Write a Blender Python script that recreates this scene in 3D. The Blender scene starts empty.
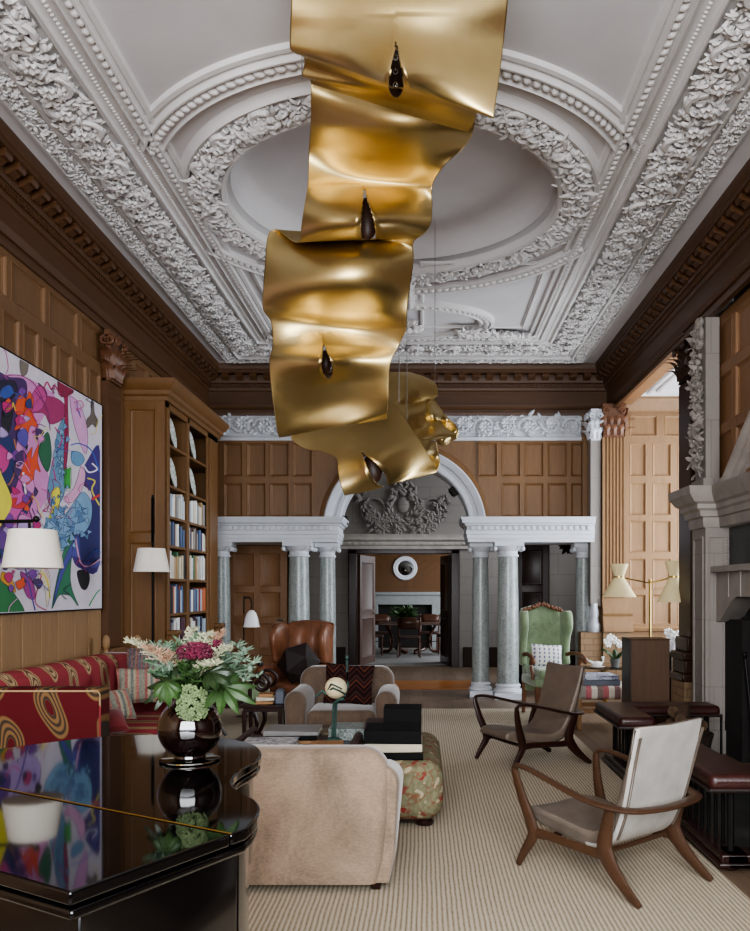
import bpy, bmesh, math, random
from mathutils import Vector, Matrix, noise
R = random.Random(7)
PI = math.pi
COL = bpy.context.scene.collection
F, CX, HY, EYE = 830.0, 423.0, 592.0, 1.5      # measured lens: focal length, vanishing point, eye height

def P(x, y, Y):                                  # measured point of the room at a known depth
    return Vector(((x-CX)*Y/F, Y, EYE-(y-HY)*Y/F))
def PZ(x, y, z):                                 # measured point of the room at a known height
    Y = (EYE-z)*F/(y-HY)
    return Vector(((x-CX)*Y/F, Y, z))

# ---------------------------------------------------------------- mesh builder
class MB:
    def __init__(s):
        s.v = []; s.f = []; s.m = []; s.mi = 0; s.X = None
    def add(s, vs, fs):
        o = len(s.v)
        if s.X is not None: vs = [s.X @ Vector(p) for p in vs]
        s.v += [tuple(p) for p in vs]
        for f in fs:
            s.f.append([i+o for i in f]); s.m.append(s.mi)
    def box(s, x0, x1, y0, y1, z0, z1):
        s.add([(x0,y0,z0),(x1,y0,z0),(x1,y1,z0),(x0,y1,z0),(x0,y0,z1),(x1,y0,z1),(x1,y1,z1),(x0,y1,z1)],
              [(0,3,2,1),(4,5,6,7),(0,1,5,4),(1,2,6,5),(2,3,7,6),(3,0,4,7)])
    def taper(s, c0, a0, b0, c1, a1, b1):        # frustum box between two rectangles (centres, half sizes)
        (x,y,z),(X,Y,Z) = c0, c1
        s.add([(x-a0,y-b0,z),(x+a0,y-b0,z),(x+a0,y+b0,z),(x-a0,y+b0,z),(X-a1,Y-b1,Z),(X+a1,Y-b1,Z),(X+a1,Y+b1,Z),(X-a1,Y+b1,Z)],
              [(0,3,2,1),(4,5,6,7),(0,1,5,4),(1,2,6,5),(2,3,7,6),(3,0,4,7)])
    def poly(s, pts): s.add(pts, [tuple(range(len(pts)))])
    def grid(s, rows, cu=False, cv=False, skip=None):
        n = len(rows); m = len(rows[0]); vs = [p for r in rows for p in r]; fs = []
        for i in range(n if cv else n-1):
            for j in range(m if cu else m-1):
                if skip and skip(i, j): continue
                a = i*m+j; b = i*m+(j+1)%m; c = ((i+1)%n)*m+(j+1)%m; d = ((i+1)%n)*m+j
                fs.append((a,b,c,d))
        s.add(vs, fs)
    def lathe(s, prof, c=(0,0,0), n=24, sq=(1,1)):
        rows = [[(c[0]+r*math.cos(2*PI*k/n)*sq[0], c[1]+r*math.sin(2*PI*k/n)*sq[1], c[2]+z) for k in range(n)] for r, z in prof]
        s.grid(rows, cu=True)
        o = len(s.v)
        if prof[0][0] > 1e-4: s.add(rows[0], [tuple(range(n))[::-1]])
        if prof[-1][0] > 1e-4: s.add(rows[-1], [tuple(range(n))])
    def tube(s, path, r, n=8, flat=(1,1), up=(0,0,1), cap=True, closed=False):
        path = [Vector(p) for p in path]; N = len(path); rows = []
        up = Vector(up)
        for i, p in enumerate(path):
            if closed: t = path[(i+1)%N]-path[i-1]
            else: t = path[min(i+1,N-1)]-path[max(i-1,0)]
            t = t.normalized() if t.length > 1e-9 else Vector((0,0,1))
            a = t.cross(up)
            if a.length < 1e-3: a = t.cross(Vector((1,0.3,0)))
            a.normalize(); b = a.cross(t)
            rr = r[i] if isinstance(r, (list,tuple)) else r
            fl = flat[i] if isinstance(flat[0], (list,tuple)) else flat
            rows.append([p + a*(rr*fl[0]*math.cos(2*PI*k/n)) + b*(rr*fl[1]*math.sin(2*PI*k/n)) for k in range(n)])
        s.grid(rows, cu=True, cv=closed)
        if cap and not closed:
            s.add(rows[0], [tuple(range(n))[::-1]]); s.add(rows[-1], [tuple(range(n))])
    def ell(s, c, rx, ry, rz, nu=14, nv=8, e=1.0):
        def sp(x, e): return math.copysign(abs(x)**e, x)
        rows = []
        for i in range(nv+1):
            a = -PI/2+PI*i/nv
            rows.append([(c[0]+rx*sp(math.cos(a),e)*sp(math.cos(2*PI*k/nu),e), c[1]+ry*sp(math.cos(a),e)*sp(math.sin(2*PI*k/nu),e), c[2]+rz*sp(math.sin(a),e)) for k in range(nu)])
        s.grid(rows, cu=True)
    def prism(s, poly, h0, h1, f=None):          # extrude a polygon; f maps (a,b,h) -> xyz
        f = f or (lambda a,b,h: (a,b,h)); n = len(poly)
        s.add([f(a,b,h0) for a,b in poly]+[f(a,b,h1) for a,b in poly],
              [tuple(range(n))[::-1], tuple(range(n,2*n))]+[(i,(i+1)%n,n+(i+1)%n,n+i) for i in range(n)])
    def ring(s, o, U, V, N, r, prof):            # mitred rectangular moulding
        u0,u1,v0,v1 = r; rows = []
        for d,h in prof:
            rows.append([o+U*a+V*b+N*h for a,b in ((u0+d,v0+d),(u1-d,v0+d),(u1-d,v1-d),(u0+d,v1-d))])
        s.grid(rows, cu=True)
        return rows[-1]
    def circ(s, c, prof, n=96, a0=0, a1=2*PI, fn=None):   # moulding along a circle/arc; prof [(r,h)]
        full = abs(a1-a0-2*PI) < 1e-6; k = n if full else n+1
        fn = fn or (lambda r,a,h: (c[0]+r*math.cos(a), c[1]+r*math.sin(a), c[2]+h))
        s.grid([[fn(r, a0+(a1-a0)*i/n, h) for i in range(k)] for r,h in prof], cu=full)

ROOT = {}
def finish(name, mb, mats, bevel=0, subsurf=0, smooth=35, seg=2, fix=True):
    me = bpy.data.meshes.new(name)
    me.from_pydata(mb.v, [], mb.f)
    for m in (mats if isinstance(mats,(list,tuple)) else [mats]): me.materials.append(m)
    if max(mb.m, default=0): me.polygons.foreach_set('material_index', mb.m)
    if fix:
        bm = bmesh.new(); bm.from_mesh(me)
        bmesh.ops.remove_doubles(bm, verts=bm.verts, dist=1e-5)
        bmesh.ops.recalc_face_normals(bm, faces=bm.faces); bm.to_mesh(me); bm.free()
    if smooth:
        me.shade_smooth(); me.set_sharp_from_angle(angle=math.radians(smooth))
    o = bpy.data.objects.new(name, me); COL.objects.link(o)
    if bevel:
        b = o.modifiers.new('bevel','BEVEL'); b.width = bevel; b.segments = seg; b.limit_method = 'ANGLE'; b.angle_limit = math.radians(40)
        b.harden_normals = False
        if not smooth or smooth < 60: me.shade_smooth(); me.set_sharp_from_angle(angle=math.radians(61))
    if subsurf:
        m = o.modifiers.new('subsurf','SUBSURF'); m.levels = m.render_levels = subsurf
    return o
def tag(o, label, cat, group=None):
    o['label'] = label; o['category'] = cat
    if group: o['group'] = group
    return o
def recentre(mb):
    xs = [p[0] for p in mb.v]; ys = [p[1] for p in mb.v]; z = min(p[2] for p in mb.v)
    c = Vector(((min(xs)+max(xs))/2, (min(ys)+max(ys))/2, z))
    mb.v = [tuple(Vector(p)-c) for p in mb.v]
    return c
def single(name, mb, mats, label, cat, group=None, **k):
    c = recentre(mb); o = finish(name, mb, mats, **k); o.location = c
    return tag(o, label, cat, group)
def struct(name, mb, mats, parent=None, **k):
    o = finish(name, mb, mats, **k)
    if parent is None: o['kind'] = 'structure'
    else: o.parent = parent
    return o
def thing(name, label, cat, loc=(0,0,0), rz=0, group=None):
    o = bpy.data.objects.new(name, None); COL.objects.link(o); o.empty_display_size = .1
    o.location = loc; o.rotation_euler = (0,0,rz)
    ROOT[o] = (Matrix.Translation(Vector(loc)) @ Matrix.Rotation(rz,4,'Z')).inverted()
    return tag(o, label, cat, group)
def part(name, mb, mats, parent, world=True, label=None, **k):
    r = parent
    while r not in ROOT: r = r.parent
    if world: mb.v = [tuple(ROOT[r] @ Vector(p)) for p in mb.v]
    o = finish(name, mb, mats, **k); o.parent = parent
    if label: o['label'] = label
    return o
def dup(o, parent=None, loc=None, rz=None, label=None):
    c = o.copy(); COL.objects.link(c); c.parent = parent
    if loc is not None: c.location = loc
    if rz is not None: c.rotation_euler = (0,0,rz)
    if label: c['label'] = label
    for ch in list(o.children): dup(ch, c)
    return c
def rot(c, rz=0, rx=0, ry=0):                    # local frame at c
    return Matrix.Translation(Vector(c)) @ Matrix.Rotation(rz,4,'Z') @ Matrix.Rotation(ry,4,'Y') @ Matrix.Rotation(rx,4,'X')
def cr(pts, n=6, closed=False):                  # Catmull-Rom through points (any dimension)
    N = len(pts); out = []
    for i in range(N if closed else N-1):
        g = lambda k: pts[k%N] if closed else pts[min(max(k,0),N-1)]
        p0,p1,p2,p3 = g(i-1),g(i),g(i+1),g(i+2)
        for k in range(n):
            t = k/n
            out.append(tuple(.5*((2*b)+(-a+c)*t+(2*a-5*b+4*c-d)*t*t+(-a+3*b-3*c+d)*t**3) for a,b,c,d in zip(p0,p1,p2,p3)))
    if not closed: out.append(tuple(pts[-1]))
    return out
def rbox(mb, x0,x1,y0,y1,z0,z1, r, n=4):         # rounded soft box
    c = ((x0+x1)/2,(y0+y1)/2,(z0+z1)/2); hx,hy,hz = (x1-x0)/2,(y1-y0)/2,(z1-z0)/2
    r = min(r,hx,hy,hz); nu = 4*(n+1); rows = []
    def ang(k): q = k//(n+1); return (q, PI/2*q + PI/2*(k%(n+1))/n)
    for top in (0,1):
        for i in range(n+1):
            a = (-PI/2+PI/2*i/n) if top == 0 else PI/2*i/n
            row = []
            for k in range(nu):
                q, b = ang(k)
                sx = 1 if q in (0,3) else -1; sy = 1 if q in (0,1) else -1
                row.append((c[0]+sx*(hx-r)+r*math.cos(a)*math.cos(b), c[1]+sy*(hy-r)+r*math.cos(a)*math.sin(b), c[2]+(1 if top else -1)*(hz-r)+r*math.sin(a)))
            rows.append(row)
    mb.grid(rows, cu=True)
    mb.add(rows[0], [tuple(range(nu))[::-1]]); mb.add(rows[-1], [tuple(range(nu))])
def pillow(mb, c, w, h, t, rz=0, rx=0, ry=0, n=12):   # stuffed cushion standing in its local XZ plane
    old = mb.X; mb.X = rot(c, rz, rx, ry)
    for sgn in (1,-1):
        rows = []
        for i in range(n+1):
            v = -1+2*i/n; row = []
            for j in range(n+1):
                u = -1+2*j/n
                k = max(0,(1-u*u))**.42*max(0,(1-v*v))**.42
                pin = 1-.07*(1-abs(v))*abs(u)**4; pin2 = 1-.07*(1-abs(u))*abs(v)**4
                row.append((u*w/2*pin, sgn*t/2*k, v*h/2*pin2))
            rows.append(row)
        mb.grid(rows)
    mb.X = old
def leaf(mb, p, d, n, L, W, lift=.3, curl=.3, ns=4):
    d = d.normalized(); s = n.cross(d)
    if s.length < 1e-4: return
    s.normalize(); rows = []
    for i in range(ns+1):
        t = i/ns; w = W*math.sin(PI*min(1,.1+.9*t))**.7 if t < 1 else 0
        q = p + d*(L*(t-.35*curl*t*t)) + n*(L*lift*math.sin(PI*.8*t)) + s*(L*curl*t*t*.6)
        rows.append([q-s*w-n*(W*.35), q+n*(W*.15), q+s*w-n*(W*.35)])
    mb.grid(rows)
def spiral(c, U, V, r0, turns, a0, sgn=1, n=22):
    return [c + U*(r0*(1-.85*i/n)*math.cos(a0+sgn*turns*2*PI*i/n)) + V*(r0*(1-.85*i/n)*math.sin(a0+sgn*turns*2*PI*i/n)) for i in range(n+1)]

# ---------------------------------------------------------------- materials
def lin(h):
    h = h.lstrip('#'); c = [int(h[i:i+2],16)/255 for i in (0,2,4)]
    return tuple(x/12.92 if x <= .04045 else ((x+.055)/1.055)**2.4 for x in c)
class NT:
    def __init__(s, name):
        s.m = bpy.data.materials.new(name); s.m.use_nodes = True; s.t = s.m.node_tree
        s.b = next(n for n in s.t.nodes if n.type == 'BSDF_PRINCIPLED')
        s.co = s.t.nodes.new('ShaderNodeTexCoord')
    def n(s, typ, ins=None, **kw):
        nd = s.t.nodes.new('ShaderNode'+typ)
        for k,v in kw.items(): setattr(nd, k, v)
        for k,v in (ins or {}).items(): s.set(nd, k, v)
        return nd
    def set(s, nd, k, v):
        i = nd.inputs[k]
        if hasattr(v, 'is_output') or isinstance(v, bpy.types.NodeSocket): s.t.links.new(v, i)
        elif isinstance(v, bpy.types.Node): s.t.links.new(v.outputs[0], i)
        else: i.default_value = (*v, 1) if isinstance(v, tuple) and len(v) == 3 and i.type == 'RGBA' else v
    def map(s, scale=(1,1,1), rotn=(0,0,0), src='Object', loc=(0,0,0)):
        return s.n('Mapping', {'Vector': s.co.outputs[src], 'Scale': scale, 'Rotation': rotn, 'Location': loc}).outputs[0]
    def ramp(s, fac, stops, mode='LINEAR'):
        r = s.n('ValToRGB'); r.color_ramp.interpolation = mode
        e = r.color_ramp.elements
        while len(e) < len(stops): e.new(.5)
        for i,(p,c) in enumerate(stops): e[i].position = p; e[i].color = (*c,1)
        s.t.links.new(fac, r.inputs[0]); return r.outputs[0]
    def mix(s, f, a, b, mode='MIX'):
        m = s.n('Mix', data_type='RGBA', blend_type=mode)
        s.set(m, 0, f); s.set(m, 6, a); s.set(m, 7, b); return m.outputs[2]
    def math(s, op, a, b=0.0, c=None):
        m = s.n('Math', operation=op); s.set(m,0,a); s.set(m,1,b)
        if c is not None: s.set(m,2,c)
        return m.outputs[0]
    def noise(s, vec, scale, detail=4, rough=.55, dist=0):
        return s.n('TexNoise', {'Vector': vec, 'Scale': scale, 'Detail': detail, 'Roughness': rough, 'Distortion': dist}).outputs[0]
    def bump(s, h, strength=.3, dist=.01):
        b = s.n('Bump', {'Height': h, 'Strength': strength, 'Distance': dist}); s.t.links.new(b.outputs[0], s.b.inputs['Normal'])
    def out(s, col, rough=.5, metal=0, spec=.5, **kw):
        s.set(s.b,'Base Color',col); s.set(s.b,'Roughness',rough); s.set(s.b,'Metallic',metal); s.set(s.b,'Specular IOR Level',spec)
        for k,v in kw.items(): s.set(s.b,k,v)
        return s.m
def mul(c, k): return tuple(min(1,x*k) for x in c)
def plain(name, h, rough=.5, metal=0, var=.12, sc=6, bump=0, bsc=60, spec=.5, stretch=(1,1,1), **kw):
    t = NT(name); c = lin(h); v = t.map(stretch)
    col = t.ramp(t.noise(v, sc), [(.3,mul(c,1-var)),(.7,mul(c,1+var))])
    if bump: t.bump(t.noise(t.map(), bsc, 3), bump)
    return t.out(col, rough, metal, spec, **kw)
def wood(name, h, rough=.45, axis=2, var=.25, sc=9, spec=.4, fig=.35, **kw):
    t = NT(name); c = lin(h); st = [1,1,1]; st[axis] = .07
    v = t.map(tuple(st)); n1 = t.noise(v, sc, 6, .6, .6); n2 = t.noise(v, sc*7, 3, .6); big = t.noise(t.map(), 1.3, 2)
    col = t.ramp(n1, [(.25,mul(c,1-var)),(.5,c),(.78,mul(c,1+var))])
    col = t.mix(.5, col, t.ramp(n2,[(.3,mul(c,.72)),(.7,mul(c,1.15))]))
    col = t.mix(t.math('MULTIPLY', big, fig), col, mul(c,.62))
    t.bump(n2, .12, .004)
    return t.out(col, rough, 0, spec, **kw)
M = {}
M['oak'] = wood('oak_panel', '#8d6848', .42)
M['oak_l'] = wood('oak_panel_left', '#76573a', .45)
M['oak_far'] = wood('oak_panel_far', '#82603f', .42)
M['oak_pale'] = wood('oak_boards_pale', '#9c7c58', .55)
M['oak_bay'] = wood('oak_panel_bay', '#8c6c4b', .5)
M['oak_case'] = wood('oak_bookcase', '#765431', .42)
M['oak_dark'] = wood('oak_cornice', '#563a24', .42, axis=1)
M['oak_dark_x'] = wood('oak_cornice_far', '#563a24', .42, axis=0)
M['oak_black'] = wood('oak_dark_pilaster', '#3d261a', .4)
M['oak_umber'] = wood('oak_umber_brown', '#2c1b10', .7)  # very dark oak for hall baseboards, door edge and partitions
M['hall_door'] = wood('hall_door_oak', '#8a6342', .5)
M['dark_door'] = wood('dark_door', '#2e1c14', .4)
M['walnut'] = wood('walnut_frame', '#4c3526', .32, axis=1, sc=14)
M['walnut_dark'] = wood('walnut_frame_dark', '#2f1a14', .28, axis=1, sc=14)
M['door_brown'] = wood('door_brown', '#4c3122', .55, var=.12)
M['oak_dining'] = wood('oak_dining', '#664628', .5)
M['stone_grey'] = plain('grey_dining_stone', '#8b8f8e', .6, var=.1)
M['mahogany'] = wood('mahogany_dark', '#2c1814', .3, sc=12)
M['table_wood'] = wood('dining_wood', '#4a2c1c', .35, axis=0)
M['pale_wood'] = wood('bench_wood', '#9a7650', .5, axis=0)
M['carved'] = wood('carved_wood', '#6e4a34', .45)
M['plaster'] = plain('white_plaster', '#d3d0ce', .75, var=.05, sc=3, bump=.15, bsc=40)
M['plaster_c'] = plain('ceiling_plaster', '#cdcaca', .8, var=.05, sc=2, bump=.05, bsc=30)
M['white'] = plain('white_paint', '#ccd0d6', .5, var=.05, sc=4)
M['stone_w'] = plain('carved_white_stone', '#c2beb7', .7, var=.12, sc=5, bump=.2, bsc=30)
M['chimney'] = plain('grey_white_marble', '#948c85', .55, var=.16, sc=4, bump=.15, bsc=25)
M['slate'] = plain('dark_marble', '#3b3e3b', .35, var=.4, sc=5)
M['soot'] = plain('sooted_brick', '#1a1614', .9, var=.3)
M['iron'] = plain('black_iron', '#181615', .5, .6, var=.2)
M['brass'] = plain('polished_brass', '#b39a5c', .3, 1, var=.1)
M['steel'] = plain('brushed_steel', '#9a9a98', .35, 1, var=.1)
M['black_gloss'] = plain('black_lacquer', '#060607', .05, var=.1, spec=.5, **{'Coat Weight':.25,'Coat Roughness':.03})
M['black_satin'] = plain('black_lacquer_side', '#0a0909', .16, var=.1, **{'Coat Weight':.5,'Coat Roughness':.1})
M['shade_w'] = plain('white_linen_shade', '#e6e0d4', .85, var=.03, sc=20, bump=.1, bsc=200)
M['shade_c'] = plain('cream_paper_shade', '#e8d7a8', .8, var=.05, sc=8)
M['enamel'] = plain('white_enamel', '#e8e8ea', .3, var=.02)
M['tan_leather'] = plain('tan_leather', '#7c5139', .36, var=.3, sc=7, bump=.25, bsc=50)
M['ox_leather'] = plain('oxblood_leather', '#361a16', .36, var=.25, sc=9, bump=.2, bsc=90)
M['black_leather'] = plain('dark_brown_leather', '#231917', .4, var=.25, sc=9, bump=.15)
M['lit_leather'] = plain('stone_leather_lit', '#b4b1ab', .42, var=.12, sc=9, bump=.2, bsc=70)  # same leather as the seat, brightened for the light on the back
M['seat_leather'] = plain('stone_seat_leather', '#675d53', .45, var=.18, sc=8, bump=.2, bsc=70)
M['taupe_leather'] = plain('taupe_leather', '#5d5147', .5, var=.12, sc=9, bump=.2, bsc=70)
M['taupe_seat'] = plain('taupe_seat_leather', '#6b5d51', .5, var=.12, sc=9, bump=.2, bsc=70)
M['brown_panel'] = wood('brown_board', '#553c28', .55, var=.12)
M['bronze'] = plain('verdigris_bronze', '#3c5650', .5, .5, var=.4, sc=25)
M['ivory'] = plain('ivory_ball', '#d8cba4', .4, var=.08)
M['dark_glass'] = plain('dark_amber_glass', '#120807', .05, var=.5, sc=30, spec=.8, **{'Coat Weight':1.0,'Coat Roughness':.02})
M['china'] = plain('white_china', '#dcdcdc', .15, var=.03)
M['terracotta'] = plain('grey_pot', '#5a5c5a', .5, var=.2)
M['soil'] = plain('soil', '#2a2018', .95)
M['paper'] = plain('book_pages', '#d9d1bd', .8, var=.06, sc=40)
M['black_book'] = plain('black_cloth', '#0a0a0b', .7, var=.2, spec=.2)
M['cream_book'] = plain('cream_cloth', '#c9c0a9', .6, var=.08)
M['brown_book'] = plain('brown_cloth', '#3c261f', .5, var=.2)
M['tan_book'] = plain('tan_cloth', '#9c744c', .6, var=.2)
M['grey_book'] = plain('grey_cloth', '#7d7c7a', .5, var=.1)
M['blue_grey'] = plain('blue_grey_cloth', '#5a606c', .5, var=.2)
M['hide'] = plain('brown_hide', '#3b241b', .45, var=.3)
M['red_velvet'] = plain('red_velvet', '#701f24', .8, var=.2, sc=8, **{'Sheen Weight':.4})
M['leaf_d'] = plain('dark_green_leaf', '#17290f', .45, var=.4, sc=14)
M['leaf_m'] = plain('mid_green_leaf', '#2c451d', .55, var=.35, sc=14)
M['leaf_g'] = plain('grey_green_leaf', '#4a6049', .6, var=.3, sc=18)
M['umbel'] = plain('pale_green_umbel', '#62724c', .7, var=.3, sc=30)
M['astilbe'] = plain('cream_plume', '#a3a388', .8, var=.12, sc=30)
M['astilbe_p'] = plain('blush_plume', '#a08069', .8, var=.2, sc=30)
M['thistle'] = plain('blue_green_thistle', '#5d6f5e', .6, var=.25, sc=20)
M['crimson'] = plain('crimson_flower', '#5e1a32', .7, var=.45, sc=30)
M['petal'] = plain('white_petal', '#ececea', .5, var=.03)
M['log'] = plain('log_bark', '#4a3726', .9, var=.45, sc=20, bump=.6, bsc=40)
M['wicker'] = plain('dark_wicker', '#2a1d14', .8, var=.4, sc=40, bump=.6, bsc=60)
M['mirror'] = plain('mirror_glass', '#8a8a86', .05, 1, var=.02)
M['sun_patch_oak'] = wood('painted_sun_oak', '#a5672e', .3, axis=0)  # floor oak with sunlight put into its orange colour

def tex_marble():
    t = NT('grey_green_marble'); v = t.map((1,1,.6))
    n = t.noise(v, 7, 9, .68, 1.2); m2 = t.noise(t.map(), 45, 3, .6)
    c = t.ramp(n, [(.28,lin('#6f7673')),(.48,lin('#8e9693')),(.62,lin('#a7aeac')),(.8,lin('#747b76'))])
    c = t.mix(.4, c, t.ramp(m2,[(.35,lin('#6b716f')),(.65,lin('#b7bcba'))]))
    return t.out(c, .3, 0, .5)
M['marble'] = tex_marble()
def tex_block(name, h, mort, bw, bh, off=.5, rough=.7, var=.1, msize=.006, bump=.25):
    t = NT(name); c = lin(h)
    sep = t.n('SeparateXYZ', {0: t.co.outputs['Object']})
    u = t.math('ADD', sep.outputs[0], sep.outputs[1])
    cmb = t.n('CombineXYZ', {0: u, 1: sep.outputs[2]})
    b = t.n('TexBrick', {'Vector': cmb, 'Color1': mul(c,1-var), 'Color2': mul(c,1+var), 'Mortar': lin(mort), 'Scale': 1.0, 'Mortar Size': msize, 'Brick Width': bw, 'Row Height': bh, 'Bias': 0.0}, offset=off)
    col = t.mix(.4, b.outputs[0], t.ramp(t.noise(t.map(),5,5),[(.3,mul(c,1-var*1.5)),(.7,mul(c,1+var))]), 'MIX')
    t.bump(t.math('MULTIPLY', b.outputs[1], -1), bump, .006)
    return t.out(col, rough, 0, .3)
M['ashlar'] = tex_block('ashlar_stone', '#8a857f', '#6c6763', .62, .36, var=.06)
M['brick'] = tex_block('tan_brick', '#8c7358', '#6e5a45', .24, .085, var=.15, msize=.008, bump=.5)
M['stone_block'] = tex_block('chimney_blocks', '#8b847e', '#6f6963', .5, .62, var=.05, msize=.004)
def tex_planks(name, h, w, var=.3, rough=.45, rotz=PI/2):
    t = NT(name); c = lin(h); v = t.map(rotn=(0,0,rotz))
    b = t.n('TexBrick', {'Vector': v, 'Color1': mul(c,1-var), 'Color2': mul(c,1+var), 'Mortar': mul(c,.2), 'Scale': 1.0, 'Mortar Size': .004, 'Brick Width': 2.6, 'Row Height': w, 'Bias': 0.0}, offset=.37)
    n = t.noise(t.map((1,.06,1)), 22, 6, .65)
    col = t.mix(.55, b.outputs[0], t.ramp(n,[(.3,mul(c,.6)),(.7,mul(c,1.35))]))
    t.bump(t.math('MULTIPLY', b.outputs[1], -1), .4, .004)
    return t.out(col, rough, 0, .4)
M['floor'] = tex_planks('oak_floorboards', '#6e5c4c', .19)
M['floor_d'] = tex_planks('dining_floor', '#8c8378', .19)
def tex_rug():
    t = NT('ribbed_cream_rug'); sep = t.n('SeparateXYZ', {0: t.co.outputs['Object']})
    wv = t.n('TexNoise', {'Vector': t.co.outputs['Object'], 'Scale': 3.0, 'Detail': 2.0})
    x = t.math('ADD', sep.outputs[0], t.math('MULTIPLY', wv.outputs[0], .012))
    s = t.math('SINE', t.math('MULTIPLY', x, 2*PI/.0235))
    s = t.math('MULTIPLY_ADD', s, .5, .5)
    n = t.noise(t.map((1,.25,1)), 130, 3)
    s2 = t.math('MULTIPLY_ADD', n, .45, t.math('MULTIPLY', s, .6))
    col = t.ramp(s2, [(.16,lin('#857763')),(.4,lin('#b0a48f')),(.75,lin('#c4b9a6'))])
    t.bump(s2, .5, .006)
    return t.out(col, .95, 0, .1)
M['rug'] = tex_rug()
def tex_velvet(name, h, dark=.62, light=1.3, sc=5):
    t = NT(name); c = lin(h); n = t.noise(t.map((1,1,.8)), sc, 6, .7, .5); f = t.noise(t.map((.4,1,1)), 120, 2); g = t.noise(t.map((1,1,.3)), 140, 2)
    col = t.ramp(n, [(.38,mul(c,dark)),(.5,c),(.62,mul(c,light))])
    col = t.mix(.35, col, t.ramp(f,[(.3,mul(c,.6)),(.7,mul(c,1.35))]))
    t.bump(t.math('ADD', f, g), .25, .004)
    return t.out(col, .8, 0, .2, **{'Sheen Weight':.5,'Sheen Roughness':.4})
M['velvet'] = tex_velvet('beige_velvet', '#907d6b', .62, 1.35, 3.5)
M['velvet_t'] = tex_velvet('taupe_velvet', '#67574a', .75, 1.2)
M['green_velvet'] = tex_velvet('green_damask', '#7c8c6e', .75, 1.2, 9)
def tex_paisley(name, base, band, ink, dim=1.0, ax=(1,2)):
    """flowing bands of nested drops on a plain ground"""
    t = NT(name); v = t.map(); sep = t.n('SeparateXYZ', {0: v}); a = sep.outputs[ax[0]]; b = sep.outputs[ax[1]]
    nz = t.noise(v, 2.5, 1)
    k = t.math('ADD', t.math('MULTIPLY', a, 3.1), t.math('MULTIPLY', t.math('SINE', t.math('MULTIPLY', b, 9.0)), .16))
    fr = t.math('ABSOLUTE', t.math('SUBTRACT', t.math('FRACT', k), .5))
    row = t.math('ABSOLUTE', t.math('SUBTRACT', t.math('FRACT', t.math('MULTIPLY_ADD', b, 2.0, t.math('MULTIPLY', t.math('FLOOR', k), .5))), .5))
    f = t.math('SQRT', t.math('ADD', t.math('MULTIPLY', fr, fr), t.math('MULTIPLY', t.math('MULTIPLY', row, row), .45)))
    f = t.math('ADD', f, t.math('MULTIPLY', nz, .05))
    w = t.math('MULTIPLY_ADD', t.math('SINE', t.math('MULTIPLY', f, 95.0)), .5, .5)
    ringc = t.ramp(w, [(.2,lin(ink)),(.5,lin(band)),(.85,mul(lin(band),1.2))])
    core = t.ramp(f, [(.095,(1,1,1)),(.105,(0,0,0))]); mask = t.ramp(f, [(.29,(1,1,1)),(.305,(0,0,0))])
    col = t.mix(mask, lin(base), t.mix(core, ringc, lin(base)))
    t.bump(t.noise(t.map(), 160, 2), .15, .003)
    return t.out(col, .85, 0, .2)
M['paisley'] = tex_paisley('red_paisley', '#953e44', '#a98f6c', '#6a5244')
M['paisley_d'] = tex_paisley('red_paisley_arm', '#58191d', '#735739', '#3f342c', ax=(0,2))
def tex_stripes(name, cols, w, axis=0, rough=.85):
    t = NT(name); sep = t.n('SeparateXYZ', {0: t.co.outputs['Object']})
    x = t.math('FRACT', t.math('MULTIPLY_ADD', sep.outputs[axis], 1/w, 10.13))
    n = len(cols); col = t.ramp(x, [(i/n, lin(c)) for i,c in enumerate(cols)], 'CONSTANT')
    f = t.noise(t.map(), 90, 2); col = t.mix(.25, col, t.ramp(f,[(.3,(.05,.05,.05)),(.7,(.7,.66,.6))]))
    t.bump(f, .2, .003)
    return t.out(col, rough, 0, .2)
M['stripe_cushion'] = tex_stripes('striped_cloth', ['#7d7a68','#8f4038','#a49a80','#4f5f5a','#9d8f70','#a3564a','#6d7468'], .16)
M['stripe_dark'] = tex_stripes('dark_striped_cloth', ['#5d2a2c','#2d3550','#6b3430','#252b40','#7b4a3c'], .09)
M['stripe_bench'] = tex_stripes('red_cream_stripe', ['#a13a44','#cbbfae','#77454a','#d3c9b6','#8f8a80','#b7505a','#dcd3c4','#6a5048'], .5)
def tex_check():
    t = NT('white_blue_check'); sep = t.n('SeparateXYZ', {0: t.co.outputs['Object']})
    a = t.math('SINE', t.math('MULTIPLY', sep.outputs[0], 110)); b = t.math('SINE', t.math('MULTIPLY', sep.outputs[2], 130))
    m = t.math('MULTIPLY', t.math('GREATER_THAN', a, .45), t.math('GREATER_THAN', b, -.3))
    col = t.mix(m, lin('#dcdbd6'), lin('#6f7490')); return t.out(col, .85, 0, .2)
M['check'] = tex_check()
def tex_kilim():
    t = NT('dark_kilim'); v = t.map()
    sep = t.n('SeparateXYZ', {0: v})
    z = t.math('ABSOLUTE', t.math('SUBTRACT', t.math('FRACT', t.math('MULTIPLY', sep.outputs[0], 7.0)), .5))
    k = t.math('FRACT', t.math('MULTIPLY_ADD', sep.outputs[2], 7.0, z))
    col = t.ramp(k, [(0,lin('#241317')),(.3,lin('#43241c')),(.42,lin('#1b1016')),(.6,lin('#5c3424')),(.72,lin('#2c171c')),(.9,lin('#473022'))], 'CONSTANT')
    t.bump(t.noise(v,120,2), .3, .004); return t.out(col, .9, 0, .15)
M['kilim'] = tex_kilim()
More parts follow.
